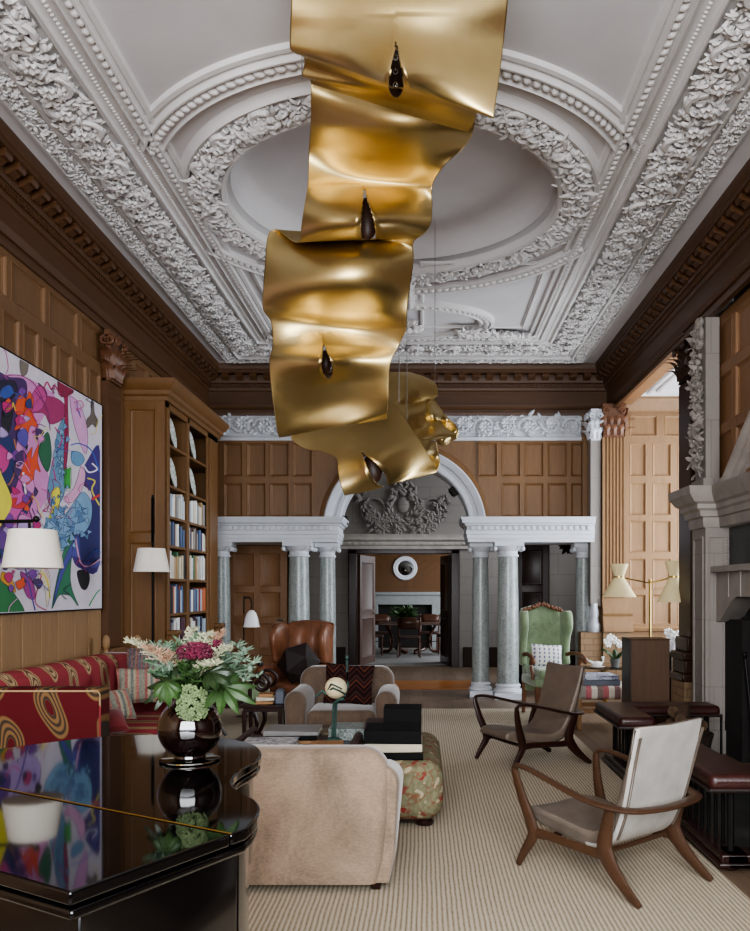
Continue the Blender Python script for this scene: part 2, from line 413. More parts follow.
def tex_floral():
    t = NT('sage_floral_tapestry'); v = t.map(); base = t.ramp(t.noise(v,30,4),[(.3,lin('#6d6b52')),(.7,lin('#8d8a6e'))])
    n = t.n('TexNoise', {'Vector': v, 'Scale': 7.0, 'Detail': 2.0})
    d = t.n('VectorMath', {0: v, 1: t.n('VectorMath', {0: n.outputs[1], 'Scale': .16}, operation='SCALE').outputs[0]}, operation='ADD').outputs[0]
    v1 = t.n('TexVoronoi', {'Vector': d, 'Scale': 12.0}, feature='DISTANCE_TO_EDGE'); vine = t.ramp(v1.outputs[0], [(.02,(1,1,1)),(.05,(0,0,0))])
    v2 = t.n('TexVoronoi', {'Vector': d, 'Scale': 17.0}); fl = t.ramp(v2.outputs['Distance'], [(.3,(1,1,1)),(.38,(0,0,0))])
    fc = t.ramp(t.n('SeparateXYZ', {0: v2.outputs['Color']}).outputs[0], [(0,lin('#86413a')),(.45,lin('#b5aa8e')),(.7,lin('#8b8769')),(.85,lin('#8f2f2e'))], 'CONSTANT')
    col = t.mix(t.math('MULTIPLY', vine, .75), base, lin('#86523f')); col = t.mix(t.math('MULTIPLY', fl, .9), col, fc)
    t.bump(t.noise(v,150,2), .25, .003); return t.out(col, .85, 0, .2)
M['floral'] = tex_floral()
def tex_gold():
    t = NT('brushed_gold_leaf'); n = t.noise(t.map((1,.08,.6)), 60, 4, .6); big = t.noise(t.map(), 2.2, 3)
    col = t.ramp(big, [(.3,lin('#c6ae78')),(.7,lin('#d5c08e'))])
    ro = t.math('MULTIPLY_ADD', n, .14, .33); t.bump(n, .05, .003)
    return t.out(col, ro, 1.0, .5)
M['gold'] = tex_gold()
def tex_cover(name, base, ink, sc):
    t = NT(name); n = t.noise(t.map(), sc, 3, .6, .8); col = t.ramp(n, [(.45,lin(base)),(.52,lin(ink)),(.6,lin(base))]); return t.out(col, .4, 0, .4)
M['cover_bw'] = tex_cover('white_blue_cover', '#b9bdc9', '#44496a', 9)
M['cover_gw'] = tex_cover('grey_white_cover', '#9aa39f', '#4b5552', 30)
M['cover_sk'] = tex_cover('sketch_cover', '#c3c2c2', '#5b5e72', 12)
M['plate'] = tex_cover('painted_plate', '#d9dad8', '#8b9c86', 14)
def glass():
    t = NT('clear_glass'); return t.out((.95,.98,.96), .02, 0, .5, **{'Transmission Weight':1.0,'IOR':1.45})
M['glass'] = glass()
def emit(name, h, k):
    t = NT(name); return t.out(lin(h), .5, 0, .5, **{'Emission Color':(*lin(h),1),'Emission Strength':k})
M['sky_pane'] = emit('daylit_pane', '#dfe8f5', 2.0)
# ================================================================ the setting
XL, XR, YF, CEIL, RX = -3.15, 2.70, 12.09, 4.77, -.25
UX, UY, UZ = Vector((1,0,0)), Vector((0,1,0)), Vector((0,0,1))
def B(*a):
    mb = MB(); mb.box(*a); return mb
trim_no = [0]
def trim(mb, mats, **k):
    trim_no[0] += 1; return struct('trim_%d' % trim_no[0], mb, mats, **k)

struct('floor', B(-3.6,5.2,-2.2,16.75,-.12,0), M['floor'], smooth=0)
struct('floor_dining', B(-4,4,16.75,22.6,-.12,0), M['floor_d'], smooth=0)

# panelled surfaces ------------------------------------------------
MOULD = lambda t: [(0,t),(.008,t*1.15),(.018,t*.9),(.026,t*.35),(.034,t*.3),(.04,.002)]
def panelgrid(mb, o, U, V, N, u0,u1,v0,v1, cols, rows, t=.028, ok=None):
    o = Vector(o)
    def q(a,b,c,d):
        if b-a > 1e-4 and d-c > 1e-4:
            mb.add([o+U*a+V*c+N*t, o+U*b+V*c+N*t, o+U*b+V*d+N*t, o+U*a+V*d+N*t], [(0,1,2,3)])
    us = [u0]+[x for c in cols for x in c]+[u1]
    for i in range(0,len(us),2): q(us[i],us[i+1],v0,v1)
    vs = [v0]+[x for r in rows for x in r]+[v1]
    for a,b in cols:
        for i in range(0,len(vs),2): q(a,b,vs[i],vs[i+1])
        for c,d in rows:
            if ok and not ok(a,b,c,d): q(a,b,c,d); continue
            last = mb.ring(o,U,V,N,(a,b,c,d),MOULD(t))
            mb.add(last, [(0,1,2,3)])
    for p,qq,r,s_ in ((u0,u1,v0,v0),(u0,u1,v1,v1),(u0,u0,v0,v1),(u1,u1,v0,v1)):
        mb.add([o+U*p+V*r, o+U*qq+V*s_, o+U*qq+V*s_+N*t, o+U*p+V*r+N*t], [(0,1,2,3)])
def spans(a, b, n, g):
    w = (b-a-g*(n+1))/n
    return [(a+g+i*(w+g), a+g+i*(w+g)+w) for i in range(n)]

# ---- left wall
struct('wall_left', B(XL-.15,XL,-2.0,YF+.1,0,CEIL+.1), M['oak_l'], smooth=0)
mb = MB(); base = 6.46
cols = [(base+.32*k+.025, base+.32*k+.295) for k in range(-19,5)]
panelgrid(mb, (XL,0,0), UY, UZ, UX, cols[0][0]-.03, cols[-1][1]+.03, 2.45, 3.66, cols, [(2.52,3.04),(3.09,3.61)])
cols2 = [(base+.64*k-.19+.02, base+.64*k-.19+.60) for k in range(-9,3)]
panelgrid(mb, (XL,0,0), UY, UZ, UX, cols2[0][0]-.05, cols2[-1][1]+.03, 3.66, 4.08, cols2, [(3.70,4.03)])
trim(mb, M['oak_l'], smooth=0, fix=False)
mb = MB()                                            # vertical boards below the painting
for a,b in cols:
    mb.box(XL,XL+.03,a-.018,b+.018,.14,2.45)
trim(mb, M['oak_pale'], bevel=.006)
mb = MB(); panelgrid(mb, (XL,0,0), UY, UZ, UX, 8.5, YF, .14, 4.08, spans(8.5,YF,8,.06), [(.3,1.2),(1.26,2.3),(2.36,3.3),(3.36,4.0)])
trim(mb, M['oak_l'], smooth=0, fix=False)
struct('baseboard_left', B(XL,XL+.05,-2.0,YF,0,.15), M['oak_l'], bevel=.008)

# ---- wood entablature running round the room
CORN = [(0,4.06),(.05,4.06),(.055,4.10),(.03,4.105),(.03,4.15),(.05,4.155),(.07,4.19),(.075,4.21),(.03,4.215),(.03,4.41),
        (.05,4.42),(.06,4.45),(.06,4.455),(.06,4.515),(.09,4.52),(.10,4.545),(.10,4.635),(.215,4.64),(.215,4.685),(.225,4.69),(.235,4.72),(.24,4.765),(.24,4.775),(0,4.775)]
def cornice(o, U, N, length, mats, mod=True):
    o = Vector(o); mb = MB()
    mb.prism(CORN, 0, length, lambda a,z,h: o+N*a+U*h+UZ*z)
    n = int(length/.042)
    for k in range(n):                              # dentils
        u = k*.042+.008; q = lambda a,b,z: tuple(o+N*a+U*b+UZ*z)
        mb.add([q(.06,u,4.458),q(.082,u,4.458),q(.082,u+.026,4.458),q(.06,u+.026,4.458),q(.06,u,4.512),q(.082,u,4.512),q(.082,u+.026,4.512),q(.06,u+.026,4.512)],
               [(0,3,2,1),(4,5,6,7),(0,1,5,4),(1,2,6,5),(2,3,7,6)])
    n = int(length/.2)
    for k in range(n):                              # scrolled modillions
        u = k*.2+.06; prof = [(.10,4.64),(.205,4.64),(.21,4.61),(.195,4.585),(.165,4.585),(.145,4.57),(.12,4.555),(.10,4.555)]
        mb.prism(prof, u, u+.1, lambda a,z,h: o+N*a+U*h+UZ*z)
    return trim(mb, mats, smooth=30)
cornice((XL,-2,0), UY, UX, YF+2, M['oak_dark'])
cornice((XL,YF,0), UX, -UY, XR-XL, M['oak_dark_x'])
cornice((XR,YF,0), -UY, -UX, YF+2, M['oak_dark'])

# ---- right side: beam over the bay, wall, dark pier
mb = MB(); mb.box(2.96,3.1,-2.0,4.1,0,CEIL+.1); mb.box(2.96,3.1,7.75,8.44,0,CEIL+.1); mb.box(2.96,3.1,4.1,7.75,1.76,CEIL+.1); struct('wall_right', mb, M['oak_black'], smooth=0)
trim(B(2.70,2.93,8.5,YF,4.13,CEIL+.05), M['oak'], bevel=.006)
trim(B(2.655,2.72,8.5,YF,4.13,4.22), M['oak_dark'], bevel=.01)
struct('wall_back', B(-3.3,5.2,-2.2,-2.0,0,CEIL+.1), M['oak_l'], smooth=0)
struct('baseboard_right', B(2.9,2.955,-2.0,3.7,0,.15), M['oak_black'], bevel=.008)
# oak panelling over the fireplace
struct('wall_overmantel', B(2.80,2.955,3.0,7.99,2.49,4.08), M['oak_l'], smooth=0)
mb = MB(); panelgrid(mb, (2.80,0,0), UY, UZ, -UX, 3.0, 7.99, 2.49, 4.08, spans(3.0,7.99,9,.07), [(2.54,2.98),(3.05,3.52),(3.6,4.0)])
trim(mb, M['oak'], smooth=0, fix=False)
# the bay
struct('wall_return', B(2.30,2.715,11.96,12.08,0,4.06), M['oak_far'], smooth=0)
struct('wall_bay', B(2.72,5.0,11.76,11.95,0,4.4), M['oak_bay'], smooth=0)
mb = MB(); s_ = 830/11.75
c_ = [((a-423)/s_, (b-423)/s_) for a,b in ((629,646),(652,671),(677,694),(700,717),(723,740),(746,763))]
r_ = sorted([(1.5+(592-b)/s_, 1.5+(592-a)/s_) for a,b in ((443,477),(482,516),(520,553),(558,590),(594,625))])
panelgrid(mb, (0,11.76,0), UX, UZ, -UY, 2.85, 5.0, .98, 3.66, c_, r_)
panelgrid(mb, (0,11.76,0), UX, UZ, -UY, 2.85, 5.0, 3.66, 4.04, [((629-423)/s_,(657-423)/s_),((664-423)/s_,(694-423)/s_),((700-423)/s_,(740-423)/s_)], [(3.70,4.0)])
panelgrid(mb, (0,11.76,0), UX, UZ, -UY, 2.85, 5.0, .1, .95, c_, [(.2,.86)])
trim(mb, M['oak_bay'], smooth=0, fix=False)
mb = MB(); mb.prism([(0,4.04),(.05,4.04),(.06,4.09),(.09,4.12),(.10,4.16),(.14,4.2),(.15,4.26),(0,4.26)], 2.85, 5.0, lambda a,z,h: (h,11.73-a,z)); trim(mb, M['oak_bay'])
mb = MB(); mb.prism([(0,.94),(.05,.95),(.06,.99),(.02,1.02),(0,1.02)], 2.85, 5.0, lambda a,z,h: (h,11.73-a,z)); trim(mb, M['oak_bay'])
struct('ceiling_bay', B(2.93,5.2,7.9,11.95,4.27,4.4), M['plaster_c'], smooth=0)
mb = MB()
for k in range(3): mb.ring(Vector((0,0,4.27)), UX, UY, -UZ, (3.0+.1*k,4.9-.1*k,8.2+.1*k,11.6-.1*k), [(0,0),(.0,.03),(.03,.04),(.04,.02),(.05,0)])
trim(mb, M['plaster'])
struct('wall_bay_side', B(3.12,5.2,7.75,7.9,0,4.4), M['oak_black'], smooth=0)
# bay window with stone mullions
mb = MB()
for y0,y1 in ((7.9,8.15),(9.3,9.42),(10.5,10.62),(11.6,11.8)): mb.box(4.7,4.95,y0,y1,.5,4.27)
for z0,z1 in ((0,.7),(2.3,2.42),(4.0,4.3)): mb.box(4.7,4.95,7.9,11.8,z0,z1)
w = struct('window_1', mb, M['ashlar'], bevel=.01)
mb = MB(); mb.box(4.86,4.87,7.9,11.8,.7,4.0); struct('pane', mb, M['sky_pane'], w, smooth=0)
# window behind the camera
mb = MB()
for x0,x1 in ((-2.6,-2.4),(-.95,-.85),(.6,.7),(2.2,2.4)): mb.box(x0,x1,-2.0,-1.9,.6,4.1)
for z0,z1 in ((.5,.7),(2.6,2.7),(4.0,4.15)): mb.box(-2.6,2.4,-2.0,-1.9,z0,z1)
w = struct('window_2', mb, M['oak_l'], bevel=.01)
mb = MB(); mb.box(-2.5,2.3,-1.975,-1.965,.7,4.0); struct('pane', mb, M['sky_pane'], w, smooth=0)

# ---- ceiling
Cc = Vector((RX,6.96,CEIL))
mb = MB(); n = 96; RI = 1.40
inner = [(RX+RI*math.cos(2*PI*k/n), 6.96+RI*math.sin(2*PI*k/n), CEIL) for k in range(n)]
def ray(a, x0,x1,y0,y1):
    c,s = math.cos(a), math.sin(a); t = 1e9
    if c>1e-9: t=min(t,(x1-RX)/c)
    if c<-1e-9: t=min(t,(x0-RX)/c)
    if s>1e-9: t=min(t,(y1-6.96)/s)
    if s<-1e-9: t=min(t,(y0-6.96)/s)
    return (RX+t*c, 6.96+t*s, CEIL)
angs = sorted([2*PI*k/n for k in range(n)])
outer = [ray(a,XL,XR,-2.0,YF+.1) for a in angs]
mb.grid([inner,outer], cu=True)
for cx,cy in ((XL,-2.0),(XR,-2.0),(XL,YF+.1),(XR,YF+.1)):     # fill the corners
    a = math.atan2(cy-6.96,cx-RX)%(2*PI); k = max(i for i in range(n) if angs[i] <= a)
    mb.poly([outer[k],(cx,cy,CEIL),outer[(k+1)%n]])
mb.circ(Cc, [(1.40,0),(1.40,.03),(1.36,.05),(1.33,.05),(1.32,.16),(1.29,.2),(1.25,.24),(1.2,.26),(1.1,.27),(.6,.275),(.001,.278)], n=96)
struct('ceiling', mb, M['plaster_c'], fix=True)
struct('ceiling_slab', B(XL,XR,-2.0,YF+.1,CEIL+.3,CEIL+.4), M['plaster_c'], smooth=0)

DN = Vector((0,0,-1))
def rect(off, far=0, near=0): return (RX-off, RX+off, -1.4+(2.66-off)+near, 11.85-(2.66-off)-far)
def cring(mb, off, prof, far=0): mb.ring(Vector((0,0,CEIL)), UX, UY, DN, rect(off,far), prof)
FARX = .3
fl = lambda w,h: [(0,0),(.0,h*.8),(w*.3,h),(w*.6,h),(w*.75,h*.5),(w,h*.45),(w,0)]
mb = MB()
cring(mb, 2.51, [(0,0),(.03,.02),(.08,.035),(.13,.02),(.16,0)]); cring(mb, 2.54, fl(.05,.04)); cring(mb, 2.34, fl(.06,.05)); cring(mb, 2.28, fl(.06,.03), .1)
cring(mb, 1.93, fl(.06,.05), FARX)
cring(mb, 1.89, [(0,0),(.0,.02),(.05,.025),(.11,.02),(.12,0)], FARX)
cring(mb, 1.77, [(0,0),(0,.05),(.02,.06),(.025,.03),(.1,.03),(.105,.06),(.12,.06),(.13,.02),(.15,.035),(.18,.03),(.19,0)], FARX)
trim(mb, M['plaster'])
def rect_path(off, far=0, ymin=2.0, step=.05):
    x0,x1,y0,y1 = rect(off,far); y0 = max(y0,ymin); out = []
    k = int((y1-y0)/step)
    out += [(Vector((x0,y0+step*i,CEIL)),UY) for i in range(k)]
    k = int((x1-x0)/step); out += [(Vector((x0+step*i,y1,CEIL)),UX) for i in range(k)]
    k = int((y1-y0)/step); out += [(Vector((x1,y1-step*i,CEIL)),-UY) for i in range(k)]
    return out
mb = MB()                                                    # egg moulding and bead strings
for p,d in rect_path(1.69, FARX, step=.075):
    mb.X = Matrix.Translation(p+DN*.035) @ Matrix.Rotation(math.atan2(d.y,d.x),4,'Z') @ Matrix.Rotation(.5,4,'Z'); mb.ell((0,0,0),.042,.03,.03,8,5)
for p,d in rect_path(1.835, FARX, step=.036):
    mb.X = Matrix.Translation(p+DN*.025); mb.ell((0,0,0),.014,.014,.014,6,4)
mb.X = None; trim(mb, M['plaster'])
# rings around the round panel
mb = MB()
def clipring(r0, prof):
    a = math.acos(min(1,1.72/r0))
    for a0,a1 in ((a,PI-a),(PI+a,2*PI-a)): mb.circ(Cc, [(r,-h) for r,h in prof], 64, a0, a1)
mb.circ(Cc, [(1.36,0),(1.37,-.06),(1.40,-.075),(1.42,-.04),(1.43,0)], 96)
mb.circ(Cc, [(1.64,0),(1.65,-.05),(1.68,-.06),(1.70,-.02),(1.72,0)], 96)
clipring(1.93, [(1.86,0),(1.865,.05),(1.88,.06),(1.89,.03),(1.99,.03),(2.0,.06),(2.015,.06),(2.03,.02),(2.06,.035),(2.09,.03),(2.1,0)])
trim(mb, M['plaster'])
mb = MB(); a = math.acos(1.74/1.945); k = int((PI-2*a)*1.945/.075)
for s0 in (0,PI):
    for i in range(k):
        t = s0+a+(PI-2*a)*i/k
        mb.X = Matrix.Translation(Cc+Vector((1.945*math.cos(t),1.945*math.sin(t),-.035))) @ Matrix.Rotation(t+PI/2+.5,4,'Z'); mb.ell((0,0,0),.042,.03,.03,8,5)
mb.X = None; trim(mb, M['plaster'])
def foliage(mb, sites, n, hw, L, W, rnd, drop=.05, lift=.35):
    """carved leaves scattered over a band; sites = function t -> (point, direction)"""
    for i in range(n):
        p,d = sites(rnd.random()); N = DN if abs(d.z) < .5 else None
        s = DN.cross(d).normalized(); o = rnd.uniform(-1,1)
        a = rnd.uniform(0,2*PI); dd = d*math.cos(a)+s*math.sin(a)
        k = rnd.uniform(.7,1.3)
        leaf(mb, p+s*(o*hw)-dd*(L*.4)+DN*(drop*(1-o*o*.6)*rnd.uniform(.3,1)), dd, DN, L*k, W*k, lift, rnd.uniform(-.9,.9))
def along(path):
    def f(t):
        x = t*(len(path)-1); i = int(x); p,d = path[i]; return p+d*(.05*(x-i)), d
    return f
mb = MB(); rnd = random.Random(3)
pth = rect_path(2.12, FARX); foliage(mb, along(pth), int(len(pth)*.05*330), .15, .065, .018, rnd, .085, .4)
for i in range(0,len(pth)-4,5):                              # rolling scroll stems with rosettes
    p,d = pth[i]; s = DN.cross(d); sg = 1 if (i//5)%2 else -1
    mb.tube(spiral(p+DN*.06+s*(.03*sg), d, s, .12, 1.4, 0, sg, 16), [.028*(1-.5*k/16) for k in range(17)], 6, up=(0,0,1))
    for q in range(6):
        a = q*PI/3; dd = d*math.cos(a)+s*math.sin(a); leaf(mb, p+DN*.1, dd, DN, .06, .03, .5, 0, 3)
cring(mb, 2.28, [(0,0),(.06,.03),(.16,.06),(.26,.03),(.32,0)], FARX)
trim(mb, M['plaster'], fix=False)
mb = MB(); pth = rect_path(2.43, 0); foliage(mb, along(pth), int(len(pth)*.05*260), .07, .045, .013, rnd, .05, .4)
trim(mb, M['plaster'], fix=False)
mb = MB()
def circ_site(r):
    def f(t): a = 2*PI*t; return Cc+Vector((r*math.cos(a),r*math.sin(a),0)), Vector((-math.sin(a),math.cos(a),0))
    return f
foliage(mb, circ_site(1.53), 3300, .11, .075, .02, rnd, .09, .4); mb.circ(Cc, [(1.41,0),(1.45,-.035),(1.53,-.06),(1.61,-.035),(1.65,0)], 72)
for i in range(44):
    p,d = circ_site(1.53)(i/44); s = DN.cross(d); sg = 1 if i%2 else -1
    mb.tube(spiral(p+DN*.06+s*(.03*sg), d, s, .1, 1.3, 0, sg, 14), [.026*(1-.5*k/14) for k in range(15)], 6, up=(0,0,1))
trim(mb, M['plaster'], fix=False)
# centre rib and far small oval panel with rose
mb = MB(); yo = 10.0; rxo, ryo = 1.02, .62
for x0,x1 in ((RX-.16,RX-.04),(RX+.04,RX+.16)):
    mb.prism([(0,0),(.12,0),(.12,.05),(.09,.06),(.03,.06),(0,.05)], 8.62, 9.42, lambda a,z,h: (x0+a,h,CEIL-z))
for y in [8.66+.07*i for i in range(11)]:
    for x in (RX-.1,RX+.1): mb.X = Matrix.Translation((x,y,CEIL-.06)) @ Matrix.Rotation(.6,4,'Z'); mb.ell((0,0,0),.03,.042,.025,8,5)
mb.X = None
oval = lambda r,a,h: (RX+(rxo+r)*math.cos(a), yo+(ryo+r)*math.sin(a), CEIL-h)
mb.circ(None, [(-.1,0),(-.09,.05),(-.06,.06),(-.05,.03),(.04,.03),(.05,.06),(.08,.05),(.09,0)], 72, fn=oval)
for i in range(72):
    a = 2*PI*i/72; mb.X = Matrix.Translation(oval(0,a,.035)) @ Matrix.Rotation(a+PI/2+.5,4,'Z'); mb.ell((0,0,0),.038,.028,.03,8,5)
mb.X = None
mb.ring(Vector((0,0,CEIL)), UX, UY, DN, (RX+.22,RX+1.5,8.2,10.22), fl(.05,.03)); mb.ring(Vector((0,0,CEIL)), UX, UY, DN, (RX-1.5,RX-.22,8.2,10.22), fl(.05,.03))
for i in range(60):
    a = R.uniform(0,2*PI); r = R.uniform(0,.16); d = Vector((math.cos(a),math.sin(a),0)); leaf(mb, Vector((RX,yo,CEIL-.03))+d*r, d, DN, .13, .045, .6, R.uniform(-.5,.5))
trim(mb, M['plaster'], fix=False)
mb = MB()
for sx in (-1,1):                                            # leaf sprays at the far corners
    for i in range(220):
        a = R.uniform(0,2*PI); u = R.random(); leaf(mb, Vector((RX+sx*(.75+.85*u),10.32+.3*u-R.random()*.22,CEIL-.03)), Vector((math.cos(a),math.sin(a),0)), DN, .12, .035, .6, R.uniform(-.8,.8))
trim(mb, M['plaster'], fix=False)

# ---- far wall with the arch
AX, AZ, RO, RIN = -.264, 2.42, 1.18, .96
def arch_wall(mb, x0,x1,zb,zt,y, n=40):
    pts = [(AX+RIN*math.cos(PI-PI*k/n), AZ+RIN*math.sin(PI*k/n)) for k in range(n+1)]
    mb.add([(x0,y,zb),(AX-RIN,y,zb),(AX-RIN,y,zt),(x0,y,zt)],[(0,1,2,3)])
    mb.add([(AX+RIN,y,zb),(x1,y,zb),(x1,y,zt),(AX+RIN,y,zt)],[(0,1,2,3)])
    mb.grid([[(a,y,b) for a,b in pts],[(a,y,zt) for a,b in pts]])
mb = MB(); arch_wall(mb, XL,XR,2.4,4.1,YF); arch_wall(mb, XL,XR,2.4,4.1,YF+.3); struct('wall_far', mb, M['oak_far'], smooth=0)
mb = MB(); s_ = F/YF
zz = lambda y: EYE+(HY-y)/s_
xx = lambda x: (x-CX)/s_
def okp(a,b,c,d):
    return all(math.hypot(x-AX, z-AZ) > RO+.08 for x in (a,b) for z in (c,d))
step = 23.1
cl = [(xx(222+step*k+1.8), xx(222+step*k+21.3)) for k in range(16)]
panelgrid(mb, (0,YF,0), UX, UZ, -UY, XL, xx(588), 2.5, zz(440), [c for c in cl if not (AX-RO+.25 < (c[0]+c[1])/2 < AX+RO-.25)], [(zz(517.5),zz(483)),(zz(477),zz(443))], ok=okp)
# cut the panelling away inside the arch
bm_v = mb.v; keep = []
for f,m in zip(mb.f, mb.m):
    c = Vector((0,0,0))
    for i in f: c += Vector(bm_v[i])
    c /= len(f)
    xs = [bm_v[i][0] for i in f]; wide = max(xs)-min(xs) > .8
    if not (math.hypot(c.x-AX, c.z-AZ) < RO or (wide and abs(c.x-AX) < .9 and c.z > 2.4)): keep.append(f)
mb.f = keep; mb.m = [0]*len(keep)
for z0,z1 in ((zz(482.5),zz(477.8)),):                        # rails up to the arch band
    h = RO+.02; zc = (z0+z1)/2; dx = math.sqrt(max(.01,h*h-(zc-AZ)**2))
trim(mb, M['oak_far'], smooth=0, fix=False)
mb = MB()                                                     # curved oak band and spandrel skins
mb.circ(None, [(RO-.02,0),(RO-.02,.035),(RO+.07,.035),(RO+.085,.025),(RO+.09,.0)], 48, 0, PI, fn=lambda r,a,h: (AX+r*math.cos(a), YF-h, AZ+r*math.sin(a)))
trim(mb, M['oak_far'])
mb = MB(); mb.circ(None, [(RIN-.02,-.35),(RIN-.02,.06),(RIN,.08),(RIN+.05,.08),(RIN+.06,.06),(RIN+.11,.07),(RIN+.12,.1),(RIN+.17,.12),(RIN+.2,.13),(RO,.12),(RO,.0)], 56, 0, PI, fn=lambda r,a,h: (AX+r*math.cos(a), YF-h, AZ+r*math.sin(a)))
trim(mb, M['white'])
# white carved frieze
mb = MB(); mb.box(XL,XR,YF-.03,YF+.01,zz(438),4.08); mb.prism([(0,zz(441)),(.05,zz(441)),(.06,zz(438)),(.03,zz(437)),(0,zz(437))], XL, XR, lambda a,z,h: (h,YF-a,z)); trim(mb, M['white'])
mb = MB(); zm = (zz(437)+4.08)/2
def wallleaf(mb, p, a, L, W, lift, curl):
    leaf(mb, p, Vector((math.cos(a),0,math.sin(a))), Vector((0,-1,0)), L, W, lift, curl)
for k in range(17):
    x = -2.95+k*.32; sg = 1 if k%2 else -1; p = Vector((x,YF-.06,zm+.03*sg))
    mb.tube(spiral(p, UX, UZ*sg, .15, 1.5, PI, 1, 20), [.026*(1-.4*i/20) for i in range(21)], 6, up=(0,1,0))
    mb.ell((x,YF-.07,zm+.03*sg),.04,.03,.04,8,6)
    for q in range(8):
        a = q*PI/4; wallleaf(mb, p+Vector((.02*math.cos(a),-.02,.02*math.sin(a))), a, .075, .028, .4, 0)
    for q in range(22):
        wallleaf(mb, Vector((x+R.uniform(-.16,.16),YF-.04,zm+R.uniform(-.14,.12))), R.uniform(0,2*PI), R.uniform(.07,.12), .028, .45, R.uniform(-.9,.9))
trim(mb, M['white'], fix=False)

# ---- white entablatures over the column screens
ENT = [(0,2.2),(.02,2.2),(.03,2.25),(.05,2.255),(.05,2.3),(.07,2.31),(.07,2.36),(.055,2.365),(.055,2.42),(.09,2.43),(.10,2.45),(.16,2.465),(.17,2.5),(.19,2.515),(.2,2.545),(.0,2.55)]
def entab(x0, x1, flip):
    mb = MB(); y0, y1 = 11.62, 12.1
    # front run plus return toward the arch, mitred
    xe = x1 if not flip else x0; sg = 1 if not flip else -1
    rows = []
    for d,z in ENT:
        a = (x0 if not flip else x1); b = xe+sg*d*.6
        rows.append([(a,y0-d*.6,z),(b,y0-d*.6,z),(b,y1+.25,z)])
    mb.grid(rows)
    mb.add([(x0,y0,2.2),(x1,y0,2.2),(x1,y1+.25,2.2),(x0,y1+.25,2.2)],[(0,1,2,3)])
    mb.add([(x0,y0,2.549),(x1,y0,2.549),(x1,y1+.25,2.549),(x0,y1+.25,2.549)],[(0,1,2,3)])
    for k in range(int((x1-x0)/.085)):
        x = x0+.03+k*.085; mb.box(x,x+.05,y0-.075,y0-.02,2.365,2.42)
    trim(mb, M['white'], smooth=30)
entab(xx(212), (336-CX)/71.4, False); entab((469-CX)/71.4, (592-CX)/70.5, True)

# ---- marble columns
def column(px, Y, r, label, group=None, half=False, label2=None):
    x = (px-CX)*Y/F
    t = thing('marble_column', label, 'column', (x,Y,0), 0, group)
    mb = MB(); k = r/.15
    mb.box(-.2*k,.2*k,-.2*k,.2*k,0,.09); mb.lathe([(.195*k,.09),(.205*k,.11),(.195*k,.135),(.17*k,.145),(.165*k,.165),(.18*k,.18),(.172*k,.2),(r,.215)], n=28)
    part('base', mb, M['white'], t, False, bevel=.004)
    mb = MB(); mb.lathe([(r*1.03,.21),(r,.25),(r,.8),(r*.97,1.4),(r*.9,1.95),(r*.88,2.0)], n=28)
    part('shaft', mb, M['marble'], t, False)
    mb = MB(); q = r*.9
    mb.lathe([(q,1.99),(q*1.12,2.0),(q*1.12,2.02),(q,2.03),(q,2.075),(q*1.1,2.08),(q*1.4,2.13),(q*1.42,2.14)], n=28); mb.box(-q*1.5,q*1.5,-q*1.5,q*1.5,2.14,2.2)
    for sx in (-1,1):
        for k2 in range(5): mb.ell((sx*q*1.42,-q*1.2+k2*q*.6,2.105),.028,.022,.034,8,6)
    part('capital', mb, M['white'], t, False, bevel=.003)
    return t
column(299, 11.72, .152, 'thick grey marble column left of the arch, behind the tan wing chair')
column(327.5, 11.95, .123, 'slim grey marble column edging the arch on its left side')
column(480.5, 11.95, .123, 'slim grey marble column edging the arch on its right side')
column(508, 11.72, .152, 'thick grey marble column right of the arch, behind the green chair')
column(221, 11.80, .135, 'grey marble column beside the far end of the bookcase')
column(583.5, 12.0, .118, 'grey marble column against the white pilaster, right of the dark doorway')

# ---- pilasters with leafy capitals
def capital(x0,x1,yf,yb,z0,z1,mat,name='capital',par=None, sides='LR'):
    mb = MB(); w = (x1-x0); h = z1-z0; cx = (x0+x1)/2
    mb.taper((cx,(yf+yb)/2,z0),w*.46,(yb-yf)*.5,(cx,(yf+yb)/2-.01,z1-.06*h),w*.55,(yb-yf)*.5+.02)
    mb.box(x0-.06*w,x1+.06*w,yf-.05,yb,z1-.12*h,z1); mb.box(x0,x1,yf-.02,yb,z0,z0+.05*h)
    def lf(p, out, L, W):
        o = Vector(out); rows = []
        sd = o.cross(UZ).normalized()
        for i in range(6):
            t = i/5; q = Vector(p)+UZ*(L*(t-.28*max(0,t-.6)**2*6))+o*(.02+.11*h*t**3*3)
            wd = W*(1-.75*t**3)*(1+.18*math.sin(t*14))
            rows.append([q-sd*wd-o*.012, q+o*.012, q+sd*wd-o*.012])
        mb.grid(rows)
    faces = [((x0,yf),(x1,yf),(0,-1,0))]
    if 'L' in sides: faces.append(((x0,yb),(x0,yf),(-1,0,0)))
    if 'R' in sides: faces.append(((x1,yf),(x1,yb),(1,0,0)))
    for (ax,ay),(bx,by),o in faces:
        ln = math.hypot(bx-ax,by-ay); m = max(2,int(ln/.09))
        for row,(zb,L,W) in enumerate(((z0+.05*h,.38*h,.05),(z0+.3*h,.38*h,.05))):
            for k in range(m+ (row%2)):
                t = (k+.5)/m - (.5/m if row%2 else 0); lf((ax+(bx-ax)*t,ay+(by-ay)*t,zb), o, L, W)
        ov = Vector(o); U = Vector((bx-ax,by-ay,0)).normalized()
        for t,sg in ((.1,1),(.9,-1)):
            c = Vector((ax+(bx-ax)*t,ay+(by-ay)*t,z0+.78*h))+ov*.05
            mb.tube(spiral(c,U*sg,UZ,.11*h,1.5,0,1,16), .016, 6, up=ov)
    return part(name, mb, mat, par, smooth=40, fix=False)
